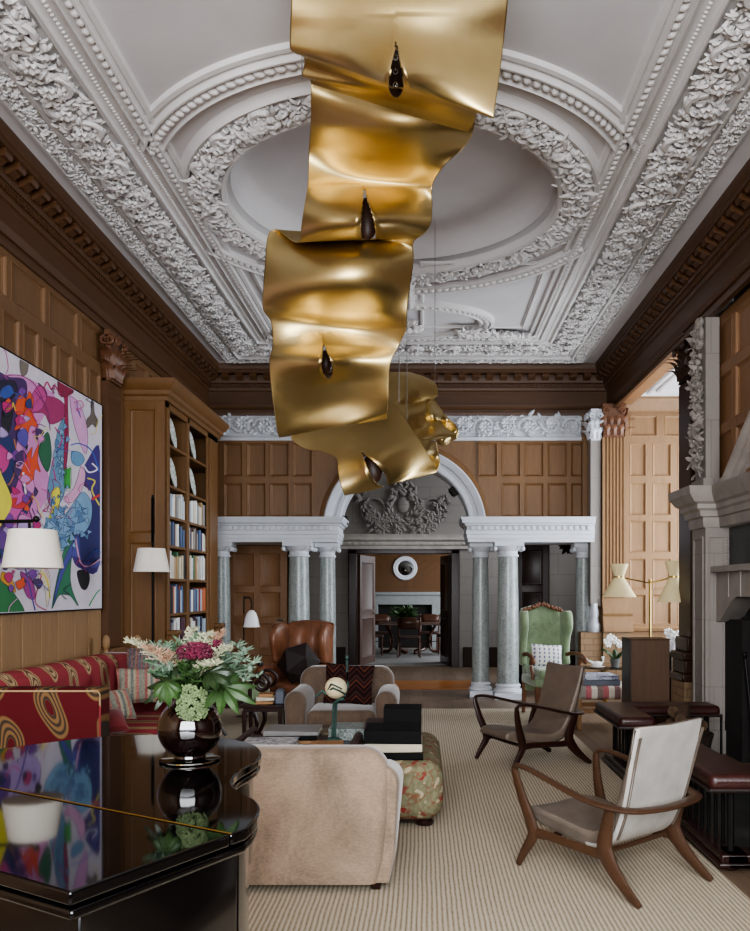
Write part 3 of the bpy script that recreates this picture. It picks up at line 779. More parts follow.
def fluted(mb, x0,x1,yf,yb,z0,z1,n=6):
    w = x1-x0; e = .06*w; p = (w-2*e)/n; pts = [(x0,yb),(x0,yf),(x0+e*.6,yf)]
    for i in range(n):
        a = x0+e+i*p+p*.14; b = x0+e+(i+1)*p-p*.14
        for k in range(6):
            t = k/5; pts.append((a+(b-a)*(1-math.cos(PI*t))/2, yf+(b-a)*.55*math.sin(PI*t)))
    pts += [(x1-e*.6,yf),(x1,yf),(x1,yb)]
    mb.prism(pts, z0, z1)
t = thing('fluted_pilaster', 'pale fluted oak pilaster with leafy capital on a brick pedestal', 'pilaster', (2.66,11.66,0))
mb = MB(); fluted(mb, 2.505,2.825,11.58,11.755,1.42,3.66); part('shaft', mb, M['oak_bay'], t, smooth=25)
capital(2.515,2.80,11.58,11.70,3.66,4.12,M['carved'],par=t,sides='R')
mb = MB(); mb.prism([(0,.95),(.13,.95),(.13,1.0),(.10,1.05),(.09,1.12),(.07,1.16),(.09,1.2),(.08,1.26),(.05,1.3),(.04,1.36),(.0,1.43)], 2.50,2.91, lambda a,z,h:(h,11.6-a,z)); part('base', mb, M['oak_bay'], t)
part('pedestal', B(2.50,2.88,11.52,11.755,0,.95), M['brick'], t)
t = thing('stone_pilaster', 'narrow white stone pilaster with leafy capital beside the fluted oak pilaster', 'pilaster', (2.42,11.75,0))
part('shaft', B(2.345,2.49,11.62,11.78,1.3,3.62), M['stone_block'], t, bevel=.004)
capital(2.35,2.485,11.62,11.78,3.62,4.055,M['white'],par=t,sides='L')
mb = MB(); mb.lathe([(.12,.94),(.13,.98),(.13,1.04),(.1,1.08),(.09,1.14),(.105,1.18),(.1,1.24),(.08,1.28),(.075,1.34)], (2.40,11.66,0), 20); mb.v = [(2.40+(a-2.40)*.68,b,c) for a,b,c in mb.v]; part('base', mb, M['white'], t)
part('pedestal', B(2.2,2.49,11.56,11.8,0,.94), M['brick'], t)
t = thing('dark_pilaster', 'dark oak pilaster with deeply carved capital between the bay and the chimneypiece', 'pilaster', (2.78,8.6,0))
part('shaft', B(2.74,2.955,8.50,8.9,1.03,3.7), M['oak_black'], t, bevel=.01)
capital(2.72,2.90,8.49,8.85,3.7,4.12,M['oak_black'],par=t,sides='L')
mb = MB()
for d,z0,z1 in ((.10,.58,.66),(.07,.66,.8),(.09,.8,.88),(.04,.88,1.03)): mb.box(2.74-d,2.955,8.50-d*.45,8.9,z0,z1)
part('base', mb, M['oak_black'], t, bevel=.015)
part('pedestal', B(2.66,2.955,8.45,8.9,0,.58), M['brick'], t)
t = thing('oak_pilaster', 'plain oak pilaster with carved capital between the painting and the bookcase', 'pilaster', (-3.09,8.2,0))
part('shaft', B(-3.149,-3.05,8.06,8.40,.95,3.56), M['oak_dark'], t, bevel=.01)
capital(-3.085,-3.04,8.09,8.37,3.56,4.05,M['carved'],par=t,sides='R')
mb = MB()
for d,z0,z1 in ((.05,.1,.8),(.07,.8,.86),(.04,.86,.95)): mb.box(-3.149,-3.05+d,8.06-d*.4,8.40+d*.4,z0,z1)
part('base', mb, M['oak_l'], t, bevel=.012)
# thin edge strip beside the pilaster
trim(B(XL,XL+.06,8.44,8.6,.15,4.05), M['oak_pale'], bevel=.01)

# ---- hall behind the arch
struct('wall_hall_left', B(-3.7,-3.5,12.0,16.8,0,5.2), M['ashlar'], smooth=0)
struct('wall_hall_right', B(3.4,3.6,12.0,16.8,0,5.2), M['ashlar'], smooth=0)
struct('ceiling_hall', B(-3.7,3.6,12.4,16.8,5.1,5.2), M['plaster_c'], smooth=0)
mb = MB(); DX0, DX1 = (349-CX)/50, (459-CX)/50
mb.box(-3.6,DX0,16.6,16.75,0,5.2); mb.box(DX1,3.5,16.6,16.75,0,5.2); mb.box(DX0,DX1,16.6,16.75,2.34,5.2)
struct('wall_hall_back', mb, M['ashlar'], smooth=0)
mb = MB(); mb.prism([(0,2.36),(.04,2.36),(.05,2.42),(.07,2.44),(.07,2.5),(.12,2.54),(.13,2.6),(.16,2.65),(0,2.66)], -3.5,3.4, lambda a,z,h:(h,16.6-a,z))
for k in range(50): mb.box(-3.4+k*.135,-3.34+k*.135,16.51,16.54,2.455,2.495)
trim(mb, M['stone_w'])
trim(B(-3.5,-1.55,16.55,16.6,0,.4), M['oak_umber'], bevel=.01); trim(B(.8,3.4,16.55,16.6,0,.4), M['oak_umber'], bevel=.01)
mb = MB(); mb.circ(None, [(1.45,0),(1.45,.03),(1.5,.05),(1.55,.03),(1.56,0)], 48, 0, PI, fn=lambda r,a,h:((DX0+DX1)/2+r*math.cos(a),16.6-h,2.66+r*math.sin(a))); trim(mb, M['ashlar'])
# carved armorial relief in the tympanum
mb = MB(); cx = (403-CX)/50; cz = 3.24
mb.ell((cx,16.58,cz),.13,.05,.17,14,8)
for k in range(90):
    a = R.uniform(0,2*PI); r = R.uniform(.2,.4); wallleaf(mb, Vector((cx+r*math.cos(a),16.58,cz+r*1.05*math.sin(a))), a+R.uniform(1,2), .16, .04, .4, R.uniform(-.8,.8))
for sx in (-1,1):
    for k in range(90):
        t_ = R.random(); x = cx+sx*(.35+.5*t_); z = cz-.42+.5*t_**2+R.uniform(-.14,.14); wallleaf(mb, Vector((x,16.58,z)), R.uniform(0,2*PI), .15, .035, .45, R.uniform(-.9,.9))
    mb.tube(spiral(Vector((cx+sx*.55,16.57,cz-.1)), UX*sx, UZ, .3, 1.3, -.8, 1, 20), [.03*(1-.5*i/20) for i in range(21)], 6, up=(0,1,0))
for k in range(60): wallleaf(mb, Vector((cx+R.uniform(-.6,.6),16.58,cz-.42+R.uniform(-.1,.1))), R.uniform(0,2*PI), .14, .035, .4, R.uniform(-.9,.9))
trim(mb, M['ashlar'], fix=False)
# barrel-vault strip joining the arch to the hall
# dark oak doorcase and the two open leaves
mb = MB(); mb.box(DX0,DX0+.16,16.5,16.78,0,2.34); mb.box(DX1-.16,DX1,16.5,16.78,0,2.34); mb.box(DX0,DX1,16.5,16.78,2.26,2.34)
trim(mb, M['mahogany'], bevel=.01)
def leafdoor(name, label_mat, w, h, loc, rz, cols, rows, handle=True):
    mb = MB(); mb.box(0,w,-.02,.02,0,h)
    for N,y in ((-UY,-.02),(UY,.02)): panelgrid(mb, (0,y,0), UX, UZ, N, 0,w,0,h, cols, rows, .02)
    o = struct(name, mb, label_mat); o.location = loc; o.rotation_euler = (0,0,rz)
    if handle:
        hb = MB(); hb.tube([(w-.06,-.02,1.05),(w-.06,-.08,1.05),(w-.16,-.09,1.05)], .012, 8); hb.lathe([(.025,0),(.025,.01),(.0,.012)],(w-.06,-.045,1.05),12)
        h_ = finish('door_handle', hb, M['steel']); h_.parent = o
    return o
leafdoor('door_1', M['door_brown'], .92, 2.24, (DX0+.17,16.8,.01), math.radians(74), [(.1,.82)], [(.15,.95),(1.1,2.1)])
leafdoor('door_2', M['mahogany'], .92, 2.24, (DX1-.17,16.8,.01), math.radians(99), [(.1,.82)], [(.15,.95),(1.1,2.1)])
# panelled door and partition seen through the left opening
struct('wall_partition_left', B(-3.5,-3.13,13.3,13.45,0,3.2), M['oak_l'], smooth=0)
leafdoor('door_3', M['hall_door'], .96, 2.24, (-3.13,13.3,.005), 0, [(.1,.44),(.52,.86)], [(.15,.5),(.58,1.0),(1.08,1.5),(1.58,2.12)])
struct('wall_partition_head', B(-3.5,-2.08,13.3,13.45,2.25,5.1), M['oak_umber'], smooth=0)
trim(B(-2.16,-2.06,13.26,13.5,0,2.3), M['oak_umber'], bevel=.01)
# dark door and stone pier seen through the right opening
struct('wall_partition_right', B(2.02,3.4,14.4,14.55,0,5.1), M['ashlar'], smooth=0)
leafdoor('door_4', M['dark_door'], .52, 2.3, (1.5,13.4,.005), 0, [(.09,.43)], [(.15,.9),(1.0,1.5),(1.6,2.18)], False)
struct('wall_partition_front', B(1.5,2.05,13.45,13.6,0,5.1), M['oak_umber'], smooth=0)
trim(B(2.02,3.4,14.35,14.4,0,.5), M['oak_umber'], bevel=.01)

# ---- dining room beyond
struct('wall_dining_back', B(-4,4,22.4,22.6,0,3.4), M['oak_dining'], smooth=0)
struct('wall_dining_left', B(-4,-3.8,16.75,22.5,0,3.4), M['oak_dining'], smooth=0)
struct('wall_dining_right', B(3.8,4,16.75,22.5,0,3.4), M['oak_dining'], smooth=0)
struct('ceiling_dining', B(-4,4,16.75,22.6,3.4,3.5), M['plaster_c'], smooth=0)
mb = MB(); s_ = F/22.3                                        # chevron boards above the fireplace
for k in range(-9,10):
    for sx in (-1,1):
        x = (405-CX)/s_+sx*.02
        mb.prism([(0,k*.22),(sx*.9,k*.22+.7),(sx*.9,k*.22+.9),(0,k*.22+.2)], 0, .012, lambda a,b,h: (x+a, 22.4-h, min(3.3,max(1.62,2.4+b))))
trim(mb, M['oak_dining'], smooth=0)
# ================================================================ architecture-sized things
# ---- oak bookcase
bx0, bxf, by0, by1 = XL+.03, -2.67, 8.60, 10.78
t = thing('bookcase', 'tall oak built-in bookcase of two bays full of books and plates', 'bookcase', (-2.9,9.7,0))
BK = t
wm = M['oak_case']
mb = MB(); mb.box(bx0,bxf-.02,by0,by0+.04,.0,3.5)
panelgrid(mb, (0,by0,0), UX, UZ, -UY, bx0,bxf,.0,3.5, [(bx0+.07,bxf-.09)], [(.2,.78),(.86,2.02),(2.1,3.4)], .022)
part('side_panel', mb, wm, t); part('side_panel', B(bx0,bxf-.02,by1-.04,by1,0,3.5), wm, t)
part('back_panel', B(bx0,bx0+.02,by0,by1,0,3.5), wm, t)
b1 = (8.73,9.42); b2 = (9.50,10.30)
mb = MB()
mb.box(bxf-.03,bxf,by0-.02,b1[0],0,3.5); mb.box(bxf-.03,bxf,b1[1],b2[0],0,3.5); mb.box(bxf-.03,bxf,b2[1],by1+.02,0,3.5); mb.box(bxf-.03,bxf,by0,by1,3.42,3.5)
mb.box(bxf,bxf+.02,b1[0]-.1,b1[0]-.03,.3,3.42); mb.box(bxf,bxf+.02,b2[1]+.05,b2[1]+.25,.3,3.42)
part('face_frame', mb, wm, t, bevel=.006)
part('divider', B(bx0,bxf-.02,b1[1],b2[0],0,3.5), wm, t)
SH = [.62,.95,1.27,1.645,2.0,2.31,2.64,3.07]
for z in SH: part('shelf', B(bx0,bxf-.015,by0,by1,z-.03,z), wm, t, bevel=.003)
mb = MB(); prof = [(0,3.48),(.03,3.48),(.035,3.52),(.06,3.54),(.065,3.58),(.09,3.6),(.12,3.65),(.13,3.69),(0,3.69)]
x1 = bxf
rows = []
for d,z in prof: rows.append([(bx0,by0-d,z),(x1+d,by0-d,z),(x1+d,by1+d,z),(bx0,by1+d,z)])
mb.grid(rows); mb.add(rows[-2],[(0,1,2,3)]); mb.add(rows[0],[(0,1,2,3)])
part('cornice', mb, wm, t, smooth=25)
mb = MB(); mb.box(bxf-.03,bxf+.02,by0-.02,by1+.02,0,.14); part('plinth', mb, wm, t, bevel=.01)
for y in (8.66,10.6):
    mb = MB(); mb.taper((bxf+.03,y+.04,.5),.03,.05,(bxf+.05,y+.04,1.05),.05,.06); mb.box(bxf,bxf+.12,y-.04,y+.12,1.05,1.1); part('bracket', mb, wm, t, bevel=.01)
# plates
for (bay,bn) in ((b1,'left'),(b2,'right')):
    for z,sn in ((3.07,'top'),(2.64,'second')):
        c = Vector((-2.735, bay[0]+.33, z+.005)); mb = MB(); tilt = .16
        mb.X = Matrix.Translation(c) @ Matrix.Rotation(.1,4,'Z') @ Matrix.Rotation(PI/2-tilt,4,'Y') @ Matrix.Translation((-.165,0,0))
        mb.lathe([(.001,.012),(.09,.012),(.1,.016),(.155,.03),(.165,.034),(.163,.028),(.1,.004),(.001,0)], n=32); mb.X = None
        zmin = min(v[2] for v in mb.v); mb.v = [(a,b,c_-zmin+z+.001) for a,b,c_ in mb.v]
        single('display_plate', mb, M['plate'], 'round painted plate standing upright on the %s shelf, %s bay of the oak bookcase' % (sn,bn), 'plate', 'plates on the bookcase')
# books
BOOKC = [('cream','#cfc6b2'),('white','#dcdcda'),('grey','#8f8f8e'),('navy','#2b3350'),('black','#1e1d20'),('blue','#4a6288'),('red','#8e2c2c'),('brown','#5a3d2b'),('orange','#b8643a'),('green','#3f6a48'),('pale blue','#9fb2c4'),('plum','#4a2838'),('tan','#a98a62')]
BM = {n: plain('book_'+n.replace(' ','_'), h, .55, var=.1) for n,h in BOOKC}
ORD = ['first','second','third','fourth','fifth','sixth','seventh','eighth','ninth','tenth','eleventh','twelfth','thirteenth','fourteenth','fifteenth','sixteenth','seventeenth','eighteenth','nineteenth','twentieth']
rowset = [(2.31,2.64,'top'),(2.0,2.31,'second'),(1.645,2.0,'third'),(1.27,1.645,'fourth'),(.95,1.27,'lowest')]
rb = random.Random(11)
for z,zt,rn in rowset:
    pal = {'top':['cream','white','grey','cream','tan','pale blue','white'],'second':['navy','grey','plum','white','black','brown','cream','blue'],
           'third':['cream','white','tan','cream','grey','green','white','black'],'fourth':['navy','white','red','blue','black','white','orange','navy','pale blue'],'lowest':['white','pale blue','navy','white','grey','plum','white','cream']}[rn]
    for bay,bn in ((b1,'left'),(b2,'right')):
        y = bay[0]+.012; k = 0
        while y < bay[1]-.045 and k < 19:
            w = rb.uniform(.028,.058); h = (zt-z-.03)*rb.uniform(.7,.93); d = rb.uniform(.17,.24)
            cn = rb.choice(pal)
            if rn == 'third' and bn == 'left' and k > 2 and k < 6: cn = 'cream'
            mb = MB(); xf = bxf-.022-rb.uniform(0,.02)
            c = [(xf,y),(xf+.006,y+w*.25),(xf+.006,y+w*.75),(xf,y+w),(xf-d,y+w),(xf-d,y)]
            mb.prism(c, z+.001, z+h)
            mb.v = list(mb.v); 
            single('book', mb, BM[cn], '%s-spined book, %s from the left on the %s book shelf, %s bay of bookcase' % (cn.replace(' ','-'),ORD[k],rn,bn), 'book', 'books on the oak bookcase', smooth=0)
            y += w+.002; k += 1
            if rb.random() < .06: y += .05

# ---- chimneypiece on the right wall
t = thing('chimneypiece', 'tall grey white carved marble chimneypiece on the right wall', 'chimneypiece', (2.75,5.9,0))
CHIM = t
st = M['stone_block']; cm = M['chimney']
for y0,y1 in ((7.70,8.08),(3.75,4.13)):
    mb = MB(); mb.box(2.62,2.955,y0,y1,.0,2.12); mb.box(2.59,2.95,y0-.03,y1+.03,0,.22)
    mb.ring(Vector((2.62,0,0)), UY, UZ, -UX, (y0+.05,y1-.05,.3,2.02), [(0,0),(.0,.012),(.02,.012),(.03,0)])
    mb.ring(Vector((0,y0,0)), UX, UZ, -UY, (2.65,2.80,.3,2.02), [(0,0),(.0,.012),(.015,.012),(.02,0)])
    for k in range(60): mb.X = Matrix.Translation((2.825,y0-.005,.3+k*.029)); mb.ell((0,0,0),.011,.011,.012,6,4)
    mb.X = None
    part('pilaster', mb, st, t, bevel=.006)
    CAPR = [(0,2.1),(.02,2.1),(.03,2.14),(.03,2.19),(.06,2.2),(.07,2.25),(.1,2.27),(.1,2.31),(.14,2.33),(.19,2.4),(.2,2.47),(0,2.48)]
    mb = MB(); rows = [[(2.95,y0-d*.8,z),(2.62-d,y0-d*.8,z),(2.62-d,y1+d*.6,z),(2.95,y1+d*.6,z)] for d,z in CAPR]
    mb.grid(rows); mb.add(rows[-1],[(0,1,2,3)]); part('capital', mb, cm, t, smooth=25)
    # upright strip with a hanging drop of carved fruit
    yy0,yy1 = y0+.02,y1-.06
    mb = MB(); mb.box(2.63,2.76,yy0,yy1,2.47,4.06); mb.box(2.6,2.78,yy0-.02,yy1+.02,2.47,2.56); part('strip', mb, st, t, bevel=.005)
    mb = MB()
    for k in range(230):
        zc = R.uniform(2.62,4.0); big = .5+.5*abs(math.sin((zc-2.6)*5.2)); a = R.uniform(-PI,0)
        yc = (yy0+yy1)/2+R.uniform(-.1,.1)
        d = Vector((-R.uniform(0,.6),R.uniform(-1,1),R.uniform(-1,.6)))
        leaf(mb, Vector((2.63,yc,zc)), d, -UX, .06+.035*big, .022, .5, R.uniform(-.8,.8))
    for k in range(40):
        zc = R.uniform(2.62,4.0); mb.ell((2.62-R.uniform(0,.03),(yy0+yy1)/2+R.uniform(-.08,.08),zc),.03,.035,.035,8,6)
    for k in range(10): mb.tube(spiral(Vector((2.6,yy0+.05+R.random()*.15,3.95+R.uniform(-.05,.08))), UY, UZ, .07, 1.2, R.random()*6, 1, 10), .018, 5, up=(1,0,0))
    part('fruit_drop', mb, cm, t, fix=False)
mb = MB(); rows = [[(2.76-d*.7,4.1,z),(2.76-d*.7,7.72,z)] for d,z in CAPR]; mb.grid(rows); mb.box(2.76,2.9,4.1,7.72,2.1,2.47); part('entablature', mb, cm, t, smooth=25)
part('inset_panel', B(2.84,2.9,4.1,7.72,1.7,2.12), M['slate'], t)
mb = MB(); poly = [(4.12,1.22),(4.2,1.24),(4.5,1.42),(4.62,1.46),(7.2,1.46),(7.32,1.42),(7.6,1.24),(7.70,1.22),(7.70,1.72),(4.12,1.72)]
mb.prism(poly, 2.72, 2.92, lambda a,b,h:(h,a,b)); mb.box(2.66,2.92,4.1,7.72,1.68,1.735)
for k in range(12): mb.box(2.712,2.725,4.3+k*.28,4.302+k*.28,1.46,1.68)
part('lintel', mb, cm, t, bevel=.008)
for y0,y1 in ((7.28,7.70),(4.13,4.55)): part('jamb', B(2.8,2.95,y0,y1,0,1.25), M['soot'], t)
for sg,ya in ((1,7.5),(-1,4.32)):
    mb = MB(); PR = [(0,0),(.05,0),(.06,.03),(.1,.04),(.11,.07),(.15,.09),(.16,.12),(0,.13)]
    mb.grid([[(2.795-d,ya-sg*a,2.26+z+a*.73) for d,z in PR] for a in (0,1.25)], cu=True); mb.poly([(2.795-d,ya,2.26+z) for d,z in PR]); part('raking_pediment', mb, cm, t, smooth=25)
mb = MB(); mb.box(3.35,3.45,4.2,7.6,0,1.7); mb.box(2.9,3.4,7.55,7.65,0,1.7); mb.box(2.9,3.4,4.15,4.25,0,1.7); mb.box(2.9,3.4,4.2,7.6,1.6,1.7); part('firebox', mb, M['soot'], t, smooth=0)
struct('floor_hearth', B(1.76,2.58,4.60,7.10,.0,.02), M['slate'], bevel=.005)

# ---- club fender
t = thing('club_fender', 'low fireside fender with oxblood leather corner seats and dark rails', 'fender', (2.1,5.85,0))
fx, fn, ff, fw = 1.62, 4.45, 7.24, 2.55
mb = MB()
mb.box(fx-.03,fx+.12,fn-.03,ff+.03,.03,.10); mb.box(fx,fw,fn-.03,fn+.12,.03,.10); mb.box(fx,fw,ff-.12,ff+.03,.03,.10)
mb.box(fx-.05,fx+.14,fn-.05,ff+.05,.03,.06); mb.box(fx,fw,fn-.05,fn+.14,.03,.06)
part('base_rail', mb, M['mahogany'], t, bevel=.01)
mb = MB(); mb.box(fx+.02,fx+.07,fn+.02,ff-.02,.43,.455); mb.box(fx,fw,fn+.02,fn+.07,.43,.455); mb.box(fx,fw,ff-.07,ff-.02,.43,.455); part('top_rail', mb, M['mahogany'], t, bevel=.006)
def lpad(y0, y1, yc, inward):
    pts = [(fx-.12,y0),(fw-.05,y0),(fw-.05,y0+inward*.3),(fx+.16,y0+inward*.3),(fx+.16,y1),(fx-.12,y1)]
    mb = MB(); mb.prism(pts, .455, .545); o = part('seat_pad', mb, M['ox_leather'], t, bevel=.035, seg=4)
    mb = MB(); mb.tube([(a,b,.462) for a,b in pts], .012, 6, closed=True); part('piping', mb, M['black_leather'], o)
lpad(fn-.12, fn+.82, 0, 1); lpad(ff+.02, ff-.92, 0, -1)
bars = [(fx+.045, fn+.045+k*.115) for k in range(24)]+[(fx+.16+k*.115, fn+.045) for k in range(8)]+[(fx+.16+k*.115, ff-.045) for k in range(8)]
for x,y in bars: 
    mb = MB(); mb.tube([(x,y,.09),(x,y,.44)], .011, 8); part('bar', mb, M['iron'], t)
for x,y in ((fx+.045,fn+.045),(fx+.045,ff-.045),(fw-.1,fn+.045),(fw-.1,ff-.045)):
    mb = MB(); mb.tube([(x,y,.09),(x,y,.45)], .02, 10); part('post', mb, M['iron'], t); mb = MB(); mb.lathe([(.035,0),(.05,.012),(.04,.03)],(x,y,0),14); part('foot', mb, M['mahogany'], t)
# log basket inside the fender
c = Vector((2.0,6.45,.03)); t = thing('log_basket', 'dark wicker basket of logs standing inside the fender', 'basket', c)
mb = MB(); mb.lathe([(.17,0),(.2,.1),(.23,.3),(.25,.38),(.235,.38),(.21,.3),(.18,.1),(.15,.02)], c, 24); part('basket', mb, M['wicker'], t)
for k,(dx,dy,dz,a) in enumerate(((-.08,-.04,.425,.3),(.07,.06,.43,.4),(0,-.05,.53,1.2),(.02,.09,.53,1.0))):
    d = Vector((math.cos(a),math.sin(a),.12*(-1)**k)); p = c+Vector((dx,dy,dz)); mb = MB(); mb.tube([p-d*.17,p-d*.06,p+d*.08,p+d*.17],[.045,.05,.048,.043],9)
    single('firewood_log', mb, M['log'], ['rough log at the left of the pile in the fireside basket','rough log at the right of the pile in the fireside basket','rough log lying crosswise on top of the fireside basket','rough log at the back on top of the fireside basket'][k], 'log', 'logs in the basket')
# poker leaning in the fireplace
mb = MB(); mb.tube([(2.86,7.16,.035),(2.83,7.2,.6),(2.80,7.22,.92)], .011, 8); mb.ell((2.80,7.22,.95),.022,.022,.035,10,6); mb.lathe([(.03,0),(.03,.02),(.012,.05)],(2.86,7.16,.032),10)
single('fire_poker', mb, M['iron'], 'black iron poker leaning in the fireplace opening', 'poker')

# ---- ribbed rug
mb = MB(); mb.box(-2.6,1.58,1.6,10.55,.001,.018); single('area_rug', mb, M['rug'], 'large cream rug with fine dark ribs covering the middle of the floor', 'rug', bevel=.005)
mb = MB(); mb.box((385-CX)/62,(472-CX)/60,12.75,13.95,.001,.012); single('sun_patch', mb, M['sun_patch_oak'], 'orange brown patch of painted sunlight on the hall boards before the dining door', 'mat', bevel=.003)  # thin slab whose orange stands in for sunlight on the floor

# ---- painting on the left wall
def tex_px(x,y): # painting drawn from its own measured plan: plan x,y -> place on the wall
    px, py = x/3.327, 340+y/3.327; Y = 3.105*F/(CX-px); return (Y, EYE-(py-HY)*Y/F)
t = thing('abstract_painting', 'huge colourful abstract painting of tangled shapes on the left oak wall', 'painting', (-3.1,6.3,1.3))
PY0,PY1,PZ0,PZ1 = 4.6, 7.985, 1.345, 3.29
mats = []; mi = {}
def pm(h):
    if h not in mi: mi[h] = len(mats); mats.append(plain('paint_'+h[1:], h, .6, var=.06, sc=8))
    return mi[h]
mb = MB(); mb.mi = pm('#d6cfda'); mb.box(-3.118,-3.09,PY0,PY1,PZ0,PZ1)
lay = [0]; OUT = []
def shape(h, pts, smooth=True, n=5):
    lay[0] += 1; q = cr(pts, n, True) if smooth else pts
    mb.mi = pm(h); out = []
    for a,b in q:
        Y,z = tex_px(min(a,327.5),b) if not isinstance(a,tuple) else a
        out.append((-3.0895+lay[0]*.00002, min(max(Y,PY0+.01),PY1-.005), min(max(z,PZ0+.005),PZ1-.005)))
    mb.poly(out)
    OUT.append(pts)
def ink(pts): line('#2a2238', pts+[pts[0]], 1.1, 4)
def line(h, pts, w=3, n=6):
    lay[0] += 1; q = cr(pts, n); mb.mi = pm(h); L=[];Rr=[]
    for i,(a,b) in enumerate(q):
        a2,b2 = q[min(i+1,len(q)-1)]; a1,b1_ = q[max(i-1,0)]; dx,dy = a2-a1,b2-b1_; l = math.hypot(dx,dy) or 1
        for s_,lst in ((w/2,L),(-w/2,Rr)):
            Y,z = tex_px(a-dy/l*s_, b+dx/l*s_); lst.append((-3.0895+lay[0]*.00002, min(max(Y,PY0+.01),PY1-.005), min(max(z,PZ0+.005),PZ1-.005)))
    mb.grid([L,Rr])
shape('#41307f', [(330,370),(285,400),(262,470),(300,520),(255,650),(235,720),(262,760),(327,745)],True)
shape('#2a2d6c', [(327,470),(300,560),(240,650),(255,740),(327,740)],False)
shape('#d38cc4', [(0,130),(60,120),(130,150),(180,200),(120,300),(160,480),(130,560),(60,640),(-60,700),(-60,300)])
shape('#4b2d66', [(-60,140),(30,125),(80,140),(75,230),(40,420),(100,540),(30,600),(-60,640)])
shape('#23306a', [(-40,330),(20,315),(45,370),(40,440),(10,490),(-40,500)])
shape('#2a6a4a', [(120,370),(152,305),(165,380),(150,440)])
shape('#a5336b', [(95,240),(130,190),(185,195),(215,230),(200,265),(160,280),(140,245)])
shape('#c44d92', [(100,180),(125,150),(150,180),(130,230),(95,235)])
shape('#d9a0cf', [(225,185),(260,215),(285,300),(280,380),(255,330),(235,260)])
shape('#6e98b8', [(205,262),(185,300),(175,370),(160,440),(150,520),(170,560),(205,520),(215,430),(215,300)])
shape('#7fa9cb', [(150,600),(200,590),(240,540),(270,505),(298,540),(297,600),(275,640),(240,650),(205,700),(170,690),(140,640)])
shape('#6a9ac0', [(232,370),(262,375),(275,400),(255,420),(232,405)])
shape('#e0a9cc', [(262,420),(278,440),(270,490),(235,540),(205,530),(240,490)])
shape('#a32253', [(192,120),(235,118),(238,165),(220,190),(222,330),(212,440),(205,440),(208,200),(188,180)])
shape('#8f2147', [(190,118),(236,114),(232,150),(238,175),(200,190),(186,165)])
shape('#43a843', [(207,430),(230,424),(228,495),(208,492)],False)
shape('#e05a2e', [(60,180),(80,195),(90,170),(105,200),(100,240),(120,290),(95,285),(85,315),(70,290),(40,300),(55,260),(40,230)])
shape('#e0542c', [(60,370),(78,385),(100,355),(98,395),(122,345),(118,400),(128,440),(108,435),(100,545),(92,480),(60,450),(72,410),(50,400)])
shape('#c9438e', [(-20,350),(15,365),(25,400),(5,440),(-30,430)])
shape('#cf5cab', [(10,520),(40,500),(60,455),(72,510),(100,505),(80,545),(100,590),(60,580),(40,615),(20,580),(-20,590),(-5,545)])
shape('#d23d3d', [(25,530),(50,525),(45,550),(78,530),(95,535),(70,560),(30,555)])
shape('#e6dc4a', [(165,505),(190,490),(192,540),(175,600),(155,595),(168,550)])
shape('#b9a0d6', [(105,620),(130,700),(100,760),(40,760),(-40,720),(-30,640)])
shape('#6a3f92', [(-50,600),(10,640),(25,720),(-50,740)])
shape('#2f7a57', [(240,645),(205,700),(165,890),(190,850),(225,850),(255,885),(228,800)])
shape('#4a4fa0', [(255,650),(225,690),(190,780),(170,885),(200,790),(240,720),(300,760),(327,745),(327,735),(270,735)])
shape('#2a7a45', [(-60,770),(20,820),(75,905),(20,912),(-60,915)])
shape('#d8a13c', [(0,770),(30,790),(45,840),(20,820),(-5,800)])
shape('#a13b8f', [(60,770),(100,800),(110,860),(80,850)])
shape('#e3d9c2', [(130,760),(155,770),(160,830),(150,890),(140,820),(120,800)])
shape('#7f736a', [(58,70),(75,62),(88,72),(82,112),(64,116)])
shape('#6d645c', [(298,185),(306,185),(308,240),(320,270),(312,290),(300,280),(285,292),(282,265),(296,245)])
shape('#16161e', [(250,770),(285,768),(292,800),(280,830),(262,822)])
shape('#241c3a', [(-20,140),(40,135),(46,175),(20,205),(-20,200)])
shape('#3b55a4', [(0,160),(25,150),(38,175),(15,195),(-8,185)])
shape('#1d1d28', [(0,235),(35,230),(32,270),(20,310),(0,300)])
for h,pts,w in (('#5a2c6a',[(100,600),(85,560),(60,575),(52,620),(90,640),(115,610),(100,560)],4),('#c02a74',[(140,160),(150,140),(165,165),(175,150),(195,185)],5),
    ('#bf4f9a',[(10,30),(20,90),(10,120),(20,130)],3),('#c9499a',[(5,35),(25,30),(38,40)],6),('#e2d84f',[(285,460),(310,470),(300,500),(325,550)],5),('#e8e4ee',[(275,420),(290,440),(318,430),(300,410)],5),
    ('#3f5fb8',[(228,350),(260,345),(300,370),(325,440)],4),('#d63a3a',[(300,530),(327,515)],8),('#c53a86',[(175,290),(200,330),(170,400),(180,470)],4),('#cf9bb5',[(245,660),(262,740),(290,752),(327,730)],5),
    ('#c07a3e',[(40,330),(48,400),(30,470),(0,490)],4),('#d8b04c',[(262,175),(285,165),(310,200)],3),('#8a2a70',[(0,120),(60,118),(110,150),(150,230)],3),('#2d2d4a',[(160,640),(200,660),(240,640)],3),
    ('#2a9a58',[(290,885),(310,850),(327,830)],4),('#b0306a',[(90,800),(130,780),(110,870),(150,900)],4),('#e0d04a',[(130,770),(150,800),(160,860)],5),('#f0e8f4',[(70,440),(80,520)],7),('#3f3f86',[(165,560),(220,610),(280,600)],3),
    ('#31507a',[(180,300),(210,340),(180,380),(212,420)],2),('#31507a',[(160,560),(190,620),(230,560),(280,560)],2),('#7a2a6a',[(110,170),(150,230),(160,300)],3),('#5a3a9a',[(-40,560),(10,600),(60,700),(110,900)],5),('#e05a9a',[(-30,660),(30,740),(60,720)],5)):
    line(h,pts,w)
